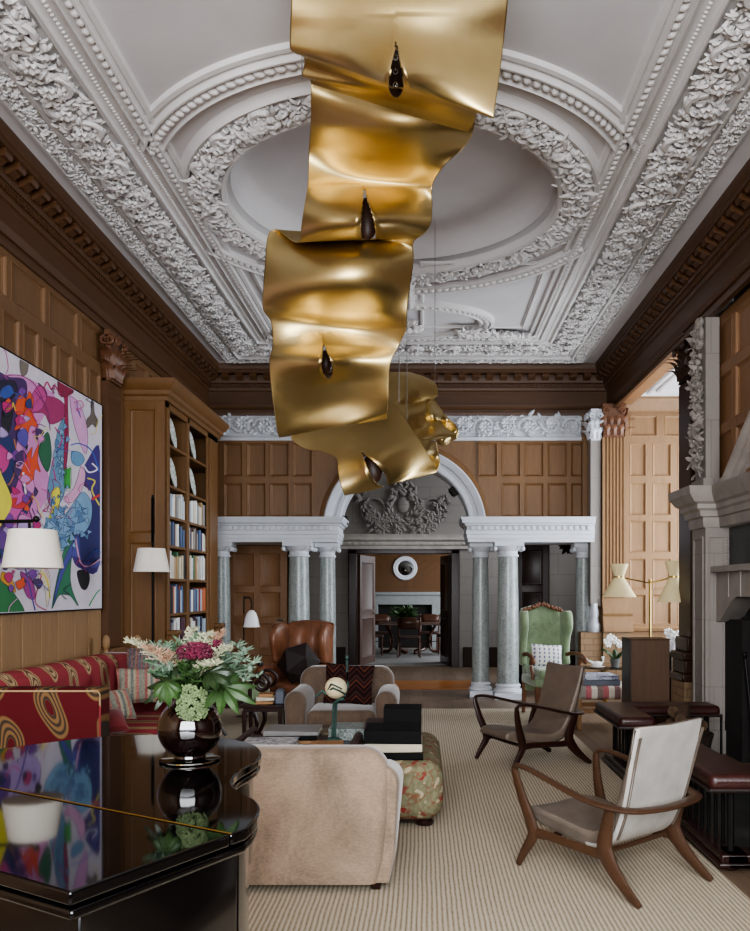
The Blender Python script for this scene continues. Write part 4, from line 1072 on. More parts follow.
rq = random.Random(9)                                        # drawn contours, small facets and squiggles
for q_ in OUT[3:]: ink(q_)
for k in range(70):                                          # blue folds in the lower right mass
    a = rq.uniform(150,295); b = rq.uniform(540,690); w_ = rq.uniform(8,22)
    if (a-225)**2/75**2+(b-620)**2/75**2 > 1: continue
    pts = [(a+w_*math.cos(i*2.1+k)*rq.uniform(.5,1), b+w_*math.sin(i*2.1+k)*rq.uniform(.5,1.2)) for i in range(3)]
    shape(rq.choice(['#6f9cc4','#8fb6d6','#5d86b4','#7fa6cc']), pts, False); ink(pts)
for k in range(26):
    a = rq.uniform(165,215); b = rq.uniform(270,560); w_ = rq.uniform(6,14); pts = [(a,b),(a+w_,b+w_*1.2),(a-w_*.3,b+w_*2)]
    shape(rq.choice(['#6f9cc4','#5d86b4','#86aac8','#4f7aa6']), pts, False); ink(pts)
for k in range(60):                                          # pink, violet and orange tangle at the left
    a = rq.uniform(-60,130); b = rq.uniform(170,840); w_ = rq.uniform(9,30); m_ = rq.randint(3,6)
    pts = [(a+w_*rq.uniform(.3,1)*math.cos(2*PI*i/m_), b+w_*rq.uniform(.3,1.3)*math.sin(2*PI*i/m_)) for i in range(m_)]
    shape(rq.choice(['#c9438e','#7a3f9a','#d98cc8','#4b2d66','#2c3a78','#e05a2e','#b9a0d6','#e2b7da','#1f1c30','#5b4fa8','#c02a74']), pts); ink(pts)
for k in range(40):
    a = rq.uniform(-60,300); b = rq.uniform(120,880); pts = [(a,b)]
    for i in range(4): pts.append((pts[-1][0]+rq.uniform(-26,26), pts[-1][1]+rq.uniform(-34,34)))
    line(rq.choice(['#2a2238','#c53a86','#5a3a9a','#2d2d4a','#d8a0cc','#3f5fb8','#8a2a70','#e2d84f']), pts, rq.uniform(1.2,3))
rp = random.Random(5)                                        # the stretch of canvas nearer the viewer
for k in range(46):
    yc = rp.uniform(PY0+.2,6.0); zc = rp.uniform(PZ0+.2,PZ1-.2); r = rp.uniform(.08,.32); lay[0] += 1
    mb.mi = rp.randrange(len(mats)); m_ = rp.randint(5,9); pts = [(yc+r*rp.uniform(.4,1)*math.cos(2*PI*i/m_), zc+r*rp.uniform(.4,1.2)*math.sin(2*PI*i/m_)) for i in range(m_)]
    mb.poly([(-3.0895+lay[0]*.00002, min(max(a,PY0+.01),PY1-.01), min(max(b,PZ0+.01),PZ1-.01)) for a,b in cr(pts,4,True)])
part('canvas', mb, mats, t, smooth=0, fix=False)
mb = MB(); mb.ring(Vector((-3.118,0,0)), UY, UZ, UX, (PY0-.012,PY1+.012,PZ0-.012,PZ1+.012), [(0,0),(0,.03),(.01,.03),(.01,0)]); part('frame', mb, M['black_book'], t)
# ================================================================ furniture
# ---- grand piano (outline measured on the plane of its lid)
LZ = .95
pl = lambda x,y: PZ(x,y,LZ)
A = pl(70,892); Bp = pl(246,829); d1 = (Bp-A).normalized(); nk = Vector((-d1.y,d1.x,0))   # keyboard direction is perpendicular to the treble edge
KL = A+nk*1.42
curve = [(246,829),(256,819),(260,808),(256,800),(243,793),(234,786),(233,778),(241,770),(253,763),(261,756),(260,749),(250,743),(225,738),(180,734.5),(100,736.5),(0,748.5)]
cp = [pl(x,y) for x,y in curve]
tl = cp[-1]; bass = KL+d1*((tl-KL).dot(d1)-.28)
out = [A]+[Vector(p) for p in cr([tuple(p) for p in cp], 4)]+[tl+(tl-cp[-2])*.12+Vector((0,-.06,0)), bass, KL]
tl2 = out[-3]
hA = pl(0,789); hB = pl(222,832.5); hd = d1
hs = ((hA+hB)/2-A).dot(d1)                                   # distance of the lid hinge from the keyboard edge
def offset(pts, e):
    n = len(pts); c = sum(pts, Vector())/n; res = []
    for i,p in enumerate(pts):
        t_ = (pts[(i+1)%n]-pts[i-1]).normalized(); nn = Vector((t_.y,-t_.x,0)); res.append(p+nn*e)
    return res
cen = sum(out, Vector())/len(out)
sgn = 1 if ((Vector(((out[1]-out[-1]).y,-(out[1]-out[-1]).x,0))).dot(out[0]-cen) > 0) else -1
t = thing('grand_piano', 'glossy black grand piano with its lid closed in the left foreground', 'piano', (cen.x,cen.y,0))
PIANO = t
def slab(pts, z0, z1): mb = MB(); mb.prism([(p.x,p.y) for p in pts], z0, z1); return mb
front = []; back = []
for i,p in enumerate(out):
    q = out[(i+1)%len(out)]; a = (p-A).dot(d1)-hs; b = (q-A).dot(d1)-hs
    (front if a <= 0 else back).append(p)
    if a*b < 0:
        x = p+(q-p)*(a/(a-b)); front.append(x+d1*-.0015); back.append(x+d1*.0015)
gl = M['black_gloss']
def order(pts):
    c = sum(pts,Vector())/len(pts); return pts
part('lid_front_flap', slab(front, LZ-.028, LZ), gl, t, bevel=.006, seg=3)
part('lid', slab(back, LZ-.028, LZ), gl, t, bevel=.006, seg=3)
h0 = front[0]
hp = [x for x in back if abs((x-A).dot(d1)-hs-.0015) < 1e-4]
mb = MB(); mb.tube([hp[0]+Vector((0,0,.001)),hp[1]+Vector((0,0,.001))], .002, 6); part('hinge', mb, M['brass'], t)
part('lower_rim', slab(offset(out,-sgn*.004), LZ-.058, LZ-.036), gl, t, bevel=.008, seg=3)
part('case', slab(offset(out,-sgn*.028), .60, LZ-.05), M['black_satin'], t, bevel=.006)
for p in (A+d1*.25+nk*.16, KL+d1*.25-nk*.16, (cp[9]+tl)/2-d1*.3):
    mb = MB(); mb.lathe([(.05,.05),(.045,.07),(.05,.3),(.07,.55),(.08,.61)], (p.x,p.y,0), 18); part('leg', mb, M['black_satin'], t)
    mb = MB(); mb.ell((p.x,p.y,.05),.02,.03,.03,10,6); part('caster', mb, M['brass'], t)
# ---- vase of flowers on a glass coaster
vc = PZ(190,758,LZ+.009); vY = vc.y
mb = MB(); mb.lathe([(.001,0),(.09,0),(.097,.003),(.097,.007),(.09,.0085),(.001,.0085)], (vc.x,vc.y,LZ+.001), 48); single('glass_coaster', mb, M['glass'], 'round clear glass coaster under the dark vase on the piano', 'coaster')
mb = MB(); r = .103
prof = [(.001,.0),(.05,.0),(.052,.004)]+[(r*math.cos(a), .098+.1*math.sin(a)) for a in [(-1.06+2.3*k/18) for k in range(19)]]
prof += [(.034,.205),(.03,.2),(.05,.19)]
mb.lathe(prof, (vc.x,vc.y,LZ+.0105), 40); single('round_vase', mb, M['dark_glass'], 'round dark amber glass vase on the black piano lid', 'vase')
rim = Vector((vc.x,vc.y,LZ+.21)); rf = random.Random(21)
def PV(x,y,dy=0): return P(x,y,vY+dy)
def bent(a, b, sag=.04, n=6): 
    m = (a+b)/2+Vector((0,0,sag)); return [Vector(q) for q in cr([tuple(a),tuple(m),tuple(b)], n)]
FG = 'flowers in the dark vase'
def plume(tip, mid, mat, label, name='astilbe_plume'):
    mb = MB(); st_ = bent(rim,tip,.03); mb.tube(st_, .0025, 5)
    for i in range(70):
        f = .4+.6*i/70; k = min(int(f*(len(st_)-1)),len(st_)-2); p = st_[k].lerp(st_[k+1], f*(len(st_)-1)-k)
        a = rf.uniform(0,2*PI); ln = .055*(1.15-f)+.012; d = Vector((math.cos(a)*.9,math.sin(a)*.9,rf.uniform(.1,.9))).normalized()
        mb.tube([p,p+d*ln*.6,p+d*ln+Vector((0,0,-.004))],[.0012,.0014,.0005],4,cap=False)
        for j in range(5):
            q = p+d*ln*(.15+.17*j); e = (d+Vector((rf.uniform(-1,1),rf.uniform(-1,1),rf.uniform(-.6,1)))).normalized(); mb.tube([q,q+e*.009],[.0014,.0006],3,cap=False)
    single(name, mb, mat, label, 'flower', FG, fix=False)
plume(PV(128,641), None, M['astilbe'], 'cream astilbe plume reaching farthest left from the vase')
plume(PV(146,648,-.05), None, M['astilbe_p'], 'blush astilbe plume on the left of the bouquet, inside the farthest one')
plume(PV(193,629,.08), None, M['astilbe'], 'cream astilbe plume standing tallest at the back of the bouquet')
plume(PV(208,634,.02), None, M['astilbe'], 'cream astilbe plume just right of the tallest one')
plume(PV(228,648,-.06), None, M['astilbe'], 'cream astilbe plume on the right of the crimson flower head')
plume(PV(217,664,-.12), None, M['astilbe'], 'low cream astilbe plume leaning forward at the right of the bouquet')
plume(PV(221,633,.1), None, M['astilbe_p'], 'blush astilbe plume at the back right of the bouquet')
def head(c, r, mat, label, name, flat=.6, n=90):
    mb = MB(); mb.tube(bent(rim,c,.0), .003, 5)
    for i in range(n):
        u = rf.uniform(-.35,1); a = rf.uniform(0,2*PI); q = math.sqrt(1-u*u); d = Vector((q*math.cos(a),q*math.sin(a),u*flat))
        p = c+d*r
        for j in range(4):
            b = j*PI/2+a; leaf(mb, p, Vector((math.cos(b),math.sin(b),.2)), d.normalized(), .014,.006,.3,.2,2)
    single(name, mb, mat, label, 'flower', FG, fix=False)
head(PV(195,654,-.06), .055, M['crimson'], 'large crimson flower head at the centre of the bouquet', 'hydrangea_head', .6, 170)
head(PV(214,646,.05), .022, M['crimson'], 'small crimson bud behind the large crimson flower head', 'hydrangea_head', .8, 40)
def thistle(c, label):
    mb = MB(); mb.tube(bent(rim,c,.02), .0025, 5); mb.ell(c,.009,.009,.012,8,5)
    for k in range(5):
        q = c+Vector((rf.uniform(-.03,.03),rf.uniform(-.03,.03),rf.uniform(-.035,.02))); mb.ell(q,.006,.006,.008,6,4)
        for i in range(11):
            a = rf.uniform(0,2*PI); d = Vector((math.cos(a),math.sin(a),rf.uniform(-.2,.9))).normalized(); leaf(mb,q,d,Vector((0,-1,.3)).normalized(),rf.uniform(.022,.042),.0028,.1,.2,3)
    single('sea_holly', mb, M['thistle'], label, 'flower', FG, fix=False)
for x,y,dy,l in ((244,650,0,'topmost spiky sea holly at the right of the bouquet'),(250,669,-.04,'spiky sea holly reaching farthest right from the vase'),(236,663,.05,'spiky sea holly behind the right cream plume'),(162,650,.05,'spiky sea holly at the left of the crimson flower head'),(169,668,-.03,'low spiky sea holly at the left of the bouquet')): thistle(PV(x,y,dy), l)
def sprig(tips, mat, label, name='foliage_sprig', n=44, L=.034, W=.0042):
    mb = MB()
    for tip in tips:
        st_ = bent(rim,tip,.02); mb.tube(st_, .002, 4)
        for i in range(n):
            f = .3+.7*i/n; k = min(int(f*(len(st_)-1)),len(st_)-2); p = st_[k].lerp(st_[k+1], f*(len(st_)-1)-k); dd = (st_[k+1]-st_[k]).normalized()
            a = rf.uniform(0,2*PI); d = (dd*.7+Vector((math.cos(a),math.sin(a),.1))).normalized(); leaf(mb,p,d,Vector((rf.uniform(-.4,.4),-1,.5)).normalized(),L*rf.uniform(.7,1.3),W,.15,rf.uniform(-.3,.3),3)
    single(name, mb, mat, label, 'foliage', 'foliage in the dark vase', fix=False)
sprig([PV(150,662,.03),PV(160,655,.08),PV(172,645,.05),PV(152,672,-.04)], M['leaf_g'], 'grey green narrow-leaved sprig on the left of the bouquet')
sprig([PV(182,642,.1),PV(205,642,.12),PV(200,636,.06)], M['leaf_g'], 'grey green narrow-leaved sprig at the back of the bouquet')
sprig([PV(232,657,.03),PV(240,668,.0),PV(226,650,.1)], M['leaf_g'], 'grey green narrow-leaved sprig on the right of the bouquet')
sprig([PV(186,676,-.1),PV(180,664,-.06),PV(196,672,-.12),PV(190,660,-.1),PV(205,668,-.1),PV(175,680,-.1),PV(203,682,-.12)], M['leaf_m'], 'feathery mid green fern at the front of the bouquet', 'fern_sprig', 40, .022, .0025)
sprig([PV(165,684,.02),PV(215,680,.0),PV(222,690,-.05),PV(160,676,.06),PV(178,690,.05),PV(206,692,.04),PV(230,680,.05)], M['leaf_d'], 'dark green leafy filler sprig low in the bouquet', 'foliage_sprig', 24, .04, .011)
def palmate(c, out_, up_, mat, label, k=7, L=.13, spread=1.9):
    mb = MB(); mb.tube(bent(rim,c,.02), .004, 5); o = out_.normalized(); s = up_.cross(o).normalized()
    for i in range(k):
        a = -spread+2*spread*i/(k-1); d = o*math.cos(a)+s*math.sin(a); leaf(mb, c, d-Vector((0,0,.25)), up_, L*(1-.25*abs(a)/spread), .0165, .12, .05, 7)
    single('aralia_leaf', mb, mat, label, 'leaf', 'broad leaves in the dark vase', fix=False)
nf = Vector((.1,-.8,.6)).normalized()
palmate(PV(172,683,-.06), Vector((-1,0,-.5)), Vector((-.3,-.75,.6)).normalized(), M['leaf_d'], 'broad fingered dark leaf spreading left over the vase', 7, .11)
palmate(PV(222,686,-.06), Vector((1,0,-.35)), Vector((.3,-.75,.6)).normalized(), M['leaf_m'], 'broad fingered green leaf spreading right over the vase', 7, .125)
palmate(PV(210,672,-.12), Vector((.7,-.3,-.2)), nf, M['leaf_d'], 'smaller broad leaf at the front right of the bouquet', 5, .09, 1.2)
palmate(PV(166,682,-.1), Vector((.2,-.3,-.7)), nf, M['leaf_m'], 'curled broad leaf at the front left of the bouquet', 5, .08, 1.0)
mb = MB(); cc = PV(191,704,-.1)
for i in range(150):
    a = rf.uniform(0,2*PI); u = rf.random()**.5; p = cc+Vector((u*.05*math.cos(a),-.035*(1-u*u)+.02,.058*u*math.sin(a)))
    for j in range(4): q = p+Vector((rf.uniform(-.007,.007),rf.uniform(-.006,.004),rf.uniform(-.007,.007))); mb.ell(q,.0042,.0035,.0042,5,3)
    if i%6 == 0: mb.tube([rim+Vector((0,-.03,-.01)),(rim+p)/2+Vector((0,-.02,.01)),p],.0015,4)
single('umbel_flower', mb, M['umbel'], 'pale green umbel flower spilling over the front of the vase', 'flower', FG, fix=False)
mb = MB()
for k in range(7): mb.tube([rim, PV(rf.uniform(186,206),rf.uniform(668,680),-.05), PV(rf.uniform(184,210),rf.uniform(642,656),-.05)],[.003,.0035,.001],4)
single('grass_blades', mb, M['leaf_m'], 'upright green grass blades in the middle of the bouquet', 'foliage', 'foliage in the dark vase')

# ---- beige velvet armchair, seen from behind
def club_chair(name, label, cat, x0,x1,yb,yf,backtop,armtop,mat,rz=0,legs=M['mahogany'],facing=1,armfront=None):
    cx,cy = (x0+x1)/2,(yb+yf)/2; t = thing(name,label,cat,(cx,cy,0),0); s = facing
    def bx(mb,a,b,c,d,e,f,r,n=5): rbox(mb,a,b,min(c,d),max(c,d),e,f,r,n)
    mb = MB(); w = x1-x0; rows = []; N = 40                  # back: rounded slab, slightly waisted and raked
    def bk(u,v,side):
        pass
    sh = []
    hw = w/2-.055; rr = .13
    for a,b in ((1,1),(-1,1)):
        for k in range(9):
            th = PI/2*k/8 if a == 1 else PI/2+PI/2*k/8; sh.append((a*(hw-rr)+rr*math.cos(th), backtop-rr+rr*math.sin(th)))
    sh = [(hw-.055,.06),(hw-.025,.17),(hw-.002,.38)]+sh+[(-hw+.002,.38),(-hw+.025,.17),(-hw+.055,.06)]
    def ring_at(y, ins, yofs=0): 
        c = (0,.45); return [(cx+(a-c[0])*(1-ins/hw), y+s*-.06*0, c[1]+(z-c[1])*(1-ins/.35) if z > .2 else z) for a,z in sh]
    depth = [(0,.05),(.012,.018),(.04,.0),(.16,.0),(.20,.012),(.225,.05)]
    for dy,ins in depth: rows.append([(X_, yb+s*dy, Z_) for X_,_,Z_ in ring_at(yb,ins)])
    mb.grid(rows); 
    mb.add(rows[0],[tuple(range(len(sh)))]); mb.add(rows[-1],[tuple(range(len(sh)))])
    part('back', mb, mat, t, smooth=50)
    for sx in (-1,1):
        mb = MB(); xa = x0 if sx < 0 else x1-.2
        prof = []
        for k in range(13):
            th = PI*k/12; prof.append((.1+.1*math.cos(th)*1.0, armtop-.1+.1*math.sin(th)))
        prof = [(.15,.06),(.18,.2)]+prof+[(.018,.2),(.05,.06)]
        rows = []
        for dy,ins in ((.03,.02),(.05,.004),(.1,0),(abs(yf-yb)-.06,0),(abs(yf-yb)-.02,.01),(abs(yf-yb),.03)):
            rows.append([(xa+.1+(a-.1)*(1-ins/.12), yb+s*dy, .4+(z-(armtop-(armfront or armtop))*dy/abs(yf-yb)*(1 if z > .3 else 0)-.4)*(1-ins/.3) if z > .2 else z) for a,z in prof])
        mb.grid(rows); mb.add(rows[0],[tuple(range(len(prof)))]); mb.add(rows[-1],[tuple(range(len(prof)))])
        part('arm', mb, mat, t, smooth=50)
    mb = MB(); bx(mb,x0+.06,x1-.06,yb+s*.1,yf-s*.03,.07,.32,.03); part('seat_base', mb, mat, t, smooth=50)
    mb = MB(); bx(mb,x0+.19,x1-.19,yb+s*.2,yf,.31,.47,.06); part('seat_cushion', mb, mat, t, smooth=50)
    for lx in (x0+.07,x1-.13):
        for ly in (yb+s*.07,yf-s*.07): 
            mb = MB(); mb.taper((lx+.03-(.02 if lx > cx else -.02),ly,.019),.022,.022,(lx+.03-(.02 if lx > cx else -.02),ly,.075),.03,.03); part('leg', mb, legs, t, bevel=.004)
    return t
club_chair('velvet_armchair','beige velvet armchair seen from behind beside the piano','armchair',-1.33,-.115,4.08,4.98,.72,.655,M['velvet'],armfront=.50)
TA = club_chair('velvet_armchair','taupe velvet armchair facing the camera beyond the ottoman','armchair',-1.21,-.22,7.98,7.18,.80,.64,M['velvet_t'],facing=-1)
mb = MB(); pillow(mb,(0,0,0),.45,.37,.14,0,0,.0); mb2 = MB(); mb2.X = rot((-.68,7.62,.655),0,-.22,0.06); mb2.add([tuple(v) for v in mb.v], mb.f)
single('kilim_cushion', mb2, M['kilim'], 'dark kilim patterned cushion leaning on the taupe armchair back', 'cushion')

# ---- floral ottoman with its load of books
ox0,ox1,oy0,oy1 = -1.28,.13,5.17,6.45
t = thing('ottoman', 'large low ottoman in sage floral tapestry between the armchairs', 'ottoman', (-.57,5.8,0))
mb = MB(); rbox(mb,ox0,ox1,oy0,oy1,.055,.43,.12,6); part('cushion', mb, M['floral'], t, smooth=60)
mb = MB(); mb.box(ox0+.1,ox1-.1,oy0+.1,oy1-.1,.04,.06); part('base', mb, M['mahogany'], t)
for x in (ox0+.12,ox1-.12):
    for y in (oy0+.12,oy1-.12): mb = MB(); mb.lathe([(.03,.019),(.055,.025),(.06,.04),(.045,.06)],(x,y,0),18); part('bun_foot', mb, M['mahogany'], t)
OT = .43
def bookobj(x0,x1,y0,y1,z0,h,cover,label,rz=0,group=None,pages=True,name='book'):
    c = Vector(((x0+x1)/2,(y0+y1)/2,z0)); t = thing(name,label,'book',c,rz,group); w,d = (x1-x0)/2,(y1-y0)/2; ct = min(.006,h*.2)
    mb = MB(); mb.box(-w,w,-d,d,0,ct); mb.box(-w,w,-d,d,h-ct,h); mb.box(-w,w,-d,-d+.006,0,h); part('cover', mb, cover, t, False, bevel=.0015)
    mb = MB(); mb.box(-w+.004,w-.006,-d+.006,d-.006,ct,h-ct); part('pages', mb, M['paper'], t, False, smooth=0)
    return t
z = OT+.001
def stack(items, z):
    for (x0,x1,y0,y1,h,cv,lab) in items: bookobj(x0,x1,y0,y1,z,h,cv,lab,0,'books on the ottoman'); z += h+.001
    return z
stack([(-.30,-.0,5.28,5.60,.048,M['black_book'],'thin black book at the bottom of the near stack on the ottoman'),(-.37,-.005,5.27,5.6,.056,M['cream_book'],'thick cream book in the middle of the near stack on the ottoman'),
       (-.375,-.01,5.26,5.58,.085,M['black_book'],'thick black book on top of the near stack on the ottoman')], z)
stack([(-.40,-.02,5.78,6.1,.06,M['grey_book'],'grey book at the bottom of the far stack on the ottoman'),(-.40,-.015,5.78,6.1,.055,M['cream_book'],'cream book second up in the far stack on the ottoman'),(-.41,-.012,5.77,6.1,.028,M['brown_book'],'thin brown book third up in the far stack on the ottoman'),
       (-.275,-.01,5.78,6.02,.112,M['black_book'],'black boxed book topping the far stack on the ottoman')], z)
# leather tray with rolled ends
t = thing('leather_tray', 'long brown hide tray with rolled ends on the ottoman', 'tray', (-.85,5.8,OT))
mb = MB(); mb.box(-1.24,-.47,5.3,6.15,OT,OT+.012); part('tray_base', mb, M['hide'], t, bevel=.003)
for x in (-1.24,-.47):
    mb = MB(); pr = [(0,0),(.06,0),(.075,.03),(.07,.065),(.045,.08),(.02,.07),(.02,.05),(.035,.06),(.055,.055),(.055,.03),(.04,.014),(0,.014)]
    mb.prism(pr, 5.3, 6.15, lambda a,b,h:(x+(a-.03)*(1 if x > -.8 else -1),h,OT+b)); part('rolled_end', mb, M['hide'], t, smooth=50)
z = OT+.013
def px_book(xa,xb,Y,dep,z0,h,cv,lab,rz=0,name='book'): 
    s_ = F/Y; return bookobj((xa-CX)/s_,(xb-CX)/s_,Y,Y+dep,z0,h,cv,lab,rz,'books on the ottoman',name=name)
px_book(268,316,5.75,.27,z,.03,M['tan_book'],'tan book at the bottom of the stack under the grey album')
px_book(266,317,5.74,.27,z+.031,.03,M['black_book'],'black book in the middle of the stack under the grey album')
px_book(263,318,5.73,.29,z+.062,.035,M['grey_book'],'grey album with a black label on top of the middle stack')
px_book(246,294,5.42,.26,z,.03,M['cream_book'],'cream book beneath the sketch-covered book near the vase')
px_book(240,294,5.41,.27,z+.031,.034,M['cover_sk'],'white book with a blue sketch cover near the vase', .04)
px_book(228,262,5.33,.2,OT+.013,.03,M['blue_grey'],'flat dark blue book at the left end of the ottoman',.05) if False else None
px_book(306,346,5.40,.24,z,.04,M['blue_grey'],'slate blue book lying flat at the front of the tray', -.05)
px_book(309,342,5.42,.2,z+.041,.012,M['tan_book'],'thin tan booklet lying on the slate blue book', .08)
mb = MB(); pts = [(-1.02,5.335,z),(-.8,5.33,z+.012),(-.55,5.335,z+.006)]; rows = []
for k in range(15):
    f = k/14; x = -1.03+.55*f; zz_ = z+.014+.03*(1-(2*f-.6)**2*.8); rows.append([(x,5.31,zz_-.02),(x,5.345,zz_),(x,5.38,zz_-.012)])
mb.grid(rows); single('hide_strap', mb, M['hide'], 'dark brown curved leather strip along the front of the tray', 'leather strip')
# patterned flat box and the bronze figure
s_ = F/5.95; bookobj((329-CX)/s_,(369-CX)/s_,5.9,6.2,z,.085,M['cover_gw'],'grey white patterned book behind the bronze figure',0,'books on the ottoman')
fb = Vector(((337-CX)/s_*1.0, 5.72, z)); FY = 5.72
t = thing('bronze_figure', 'spindly verdigris bronze figure holding up a cream ball', 'sculpture', fb)
bz = P(333,727,FY).z
mb = MB(); mb.box(fb.x-.1,fb.x+.1,FY-.07,FY+.07,z,z+.02); mb.taper((fb.x,FY,z+.02),.07,.05,(fb.x,FY,z+.055),.03,.03); part('base', mb, M['bronze'], t, bevel=.004)
g = lambda x,y,dy=0: P(x,y,FY+dy)
mb = MB()
for dx in (-.009,.009): mb.tube([(fb.x+dx,FY,z+.05),g(334.5,715)+Vector((dx,0,0)),g(335,704)+Vector((dx,0,0)),g(338,700)],[.009,.008,.009,.012],8)
mb.tube([g(338,700),g(344,699),g(345,696),g(341,694),g(336,696),g(326,694)],[.012,.014,.013,.012,.01,.008],8)
mb.tube([g(326,694),g(322,691),g(318,695),g(315,697)],[.01,.009,.008,.005],8); mb.tube([g(340,697),g(346,692),g(348,684),g(347,672),g(347,660)],[.012,.01,.009,.008,.007],8)
mb.ell(g(347,657.5),.014,.014,.02,10,6)
mb.tube([g(328,690,-.05),g(331,684,-.085),g(336,686,-.09),g(342,689,-.08)],.006,6); mb.tube([g(327,692,-.03),g(333,688,-.085),g(340,691,-.08),g(345,694,-.03)],.007,6)
part('figure', mb, M['bronze'], t)
c = g(336,688); mb = MB(); mb.ell(c,.078,.074,.074,24,14); part('ball', mb, M['ivory'], t)

# ---- wooden lounge chairs with leather shells
def lounge(label, loc, rz, frame, shell_back, shell_seat):
    t = thing('lounge_chair', label, 'lounge chair', loc, rz, 'pair of sculptural lounge chairs')
    prof = [(.40,.285),(.385,.325),(.33,.335),(.2,.325),(.05,.30),(-.07,.295),(-.15,.335),(-.205,.42),(-.26,.56),(-.305,.70),(-.338,.825),(-.348,.846),(-.372,.846),(-.378,.825),(-.348,.69),(-.312,.53),(-.272,.40),(-.215,.285),(-.13,.225),(-.03,.21),(.1,.225),(.25,.245),(.36,.258)]
    q = cr(prof, 3, True); 
    def slabx(hw_of, pick):
        mb = MB(); rows = []
        for x_,ins in ((-1,.024),(-.985,.008),(-.95,0),(0,0),(.95,0),(.985,.008),(1,.024)):
            row = []
            for i,(y,z_) in enumerate(q):
                y0,z0 = q[i-1]; y1,z1 = q[(i+1)%len(q)]; tx,ty = y1-y0,z1-z0; l = math.hypot(tx,ty) or 1
                wy = .235+.03*max(0,min(1,(z_-.3)/.5))-(.02 if y > .3 else 0)
                sag = .012*(1-abs(x_)**2) if z_ > .3 and y > -.1 else 0
                row.append((x_*wy, y-ty/l*ins, z_+tx/l*ins-sag+ .012*abs(x_)**2*(1 if z_ > .78 else 0)))
            rows.append(row)
        n = len(rows); mcount = len(q)
        mb.grid(rows, cu=True)
        mb.add(rows[0],[tuple(range(mcount))]); mb.add(rows[-1],[tuple(range(mcount))])
        return mb
    mb = slabx(None,None)
    # one leather in two tones; light on the nearer back is in its colour
    mb.m = [1 if (k < 6*len(q) and 36 <= k%len(q) <= 56) else 0 for k in range(len(mb.f))]
    sh = part('shell', mb, [shell_seat, shell_back], t, False, smooth=40)
    for sx in (-1,1):
        for off in (.004,.018):
            mb = MB(); edge = [(sx*(.235+.03*max(0,min(1,(z_-.3)/.5))-off+.001), y, z_) for y,z_ in cr([(-.385,.81),(-.352,.69),(-.312,.53),(-.275,.40),(-.225,.285)],4)]
            mb.tube(edge, .0035, 5); part('seam_piping', mb, shell_seat, sh, False)
    for sx in (-1,1):                                        # one sculpted side frame each
        mb = MB(); x = lambda w_: sx*w_
        up = (1,0,0)
        mb.tube(cr([(x(.295),.39,.026),(x(.29),.35,.10),(x(.285),.29,.20),(x(.29),.30,.27),(x(.31),.345,.40),(x(.33),.375,.52),(x(.335),.375,.555)],4),
                [.014]+[.014+.016*min(1,k/9) if k < 12 else .03-.014*min(1,(k-12)/10) for k in range(1,25)], 10, flat=(1.2,.8), up=up)
        part('front_leg', mb, frame, t, False)
        mb = MB(); mb.tube(cr([(x(.295),-.41,.026),(x(.29),-.32,.09),(x(.285),-.235,.17),(x(.28),-.19,.25),(x(.285),-.205,.34),(x(.30),-.235,.43),(x(.305),-.24,.455)],4),
                [.015]+[.015+.022*min(1,k/10) if k < 12 else .037-.016*min(1,(k-12)/10) for k in range(1,25)], 10, flat=(1.25,.75), up=up)
        part('rear_leg', mb, frame, t, False)
        mb = MB(); mb.tube(cr([(x(.287),.29,.215),(x(.283),.2,.222),(x(.28),.03,.215),(x(.28),-.12,.21),(x(.282),-.2,.215)],4), [.031,.03,.029,.027,.026,.025,.024,.024,.024,.024,.024,.025,.026,.027,.029,.031,.033], 10, flat=(1.0,.55), up=up)
        part('side_rail', mb, frame, t, False)
    arm = [(.334,.375,.55),(.342,.355,.572),(.35,.26,.57),(.355,.1,.535),(.345,-.1,.485),(.315,-.25,.462),(.25,-.345,.455),(.13,-.392,.455),(0,-.405,.456)]
    arm = arm+[(-a,b,c) for a,b,c in arm[-2::-1]]
    q = cr(arm,5); n = len(q)
    rad = [.016+.014*math.sin(PI*i/(n-1))**1.2 for i in range(n)]; fl = [(1.0+.25*math.sin(PI*i/(n-1)), .8-.35*math.sin(PI*i/(n-1))) for i in range(n)]
    mb = MB(); mb.tube(q, rad, 12, flat=fl); part('arm_bow', mb, frame, t, False)
    for y,zz_ in ((.22,.205),(-.12,.2)): mb = MB(); mb.tube([(-.285,y,zz_),(0,y,zz_-.005),(.285,y,zz_)], .014, 8); part('cross_rail', mb, frame, t, False)
    return t
lounge('nearer walnut lounge chair, brightly lit leather back turned to the camera', (.99,4.38,0), math.radians(38.3), M['walnut'], M['lit_leather'], M['seat_leather'])
lounge('farther dark lounge chair with taupe leather shell, facing left', (.95,7.25,0), math.radians(117), M['walnut_dark'], M['taupe_leather'], M['taupe_seat'])

# ---- red paisley sofa along the left wall
t = thing('paisley_sofa', 'red paisley sofa with high arms along the oak wall', 'sofa', (-2.55,6.6,0))
pa = M['paisley']
mb = MB(); rbox(mb,-3.06,-2.86,5.5,7.80,.25,.93,.08,5); part('back', mb, pa, t, smooth=60)
mb = MB(); mb.X = rot((-2.9,6.55,0)); rbox(mb,-.12,.07,-1.0,1.22,.45,.905,.08,5); mb.X = None; part('back_cushion', mb, pa, t, smooth=60)
mb = MB(); rbox(mb,-3.06,-2.085,5.36,5.55,.1,.875,.035,4); part('arm', mb, M['paisley_d'], t, smooth=60)
mb = MB(); mb.tube([(-3.0,5.357,.86),(-2.1,5.357,.86),(-2.085,5.357,.84),(-2.085,5.357,.12)], .006, 6); part('piping', mb, pa, t)
mb = MB(); rbox(mb,-3.06,-2.3,7.74,7.93,.1,.93,.07,5); part('arm', mb, M['red_velvet'], t, smooth=60)
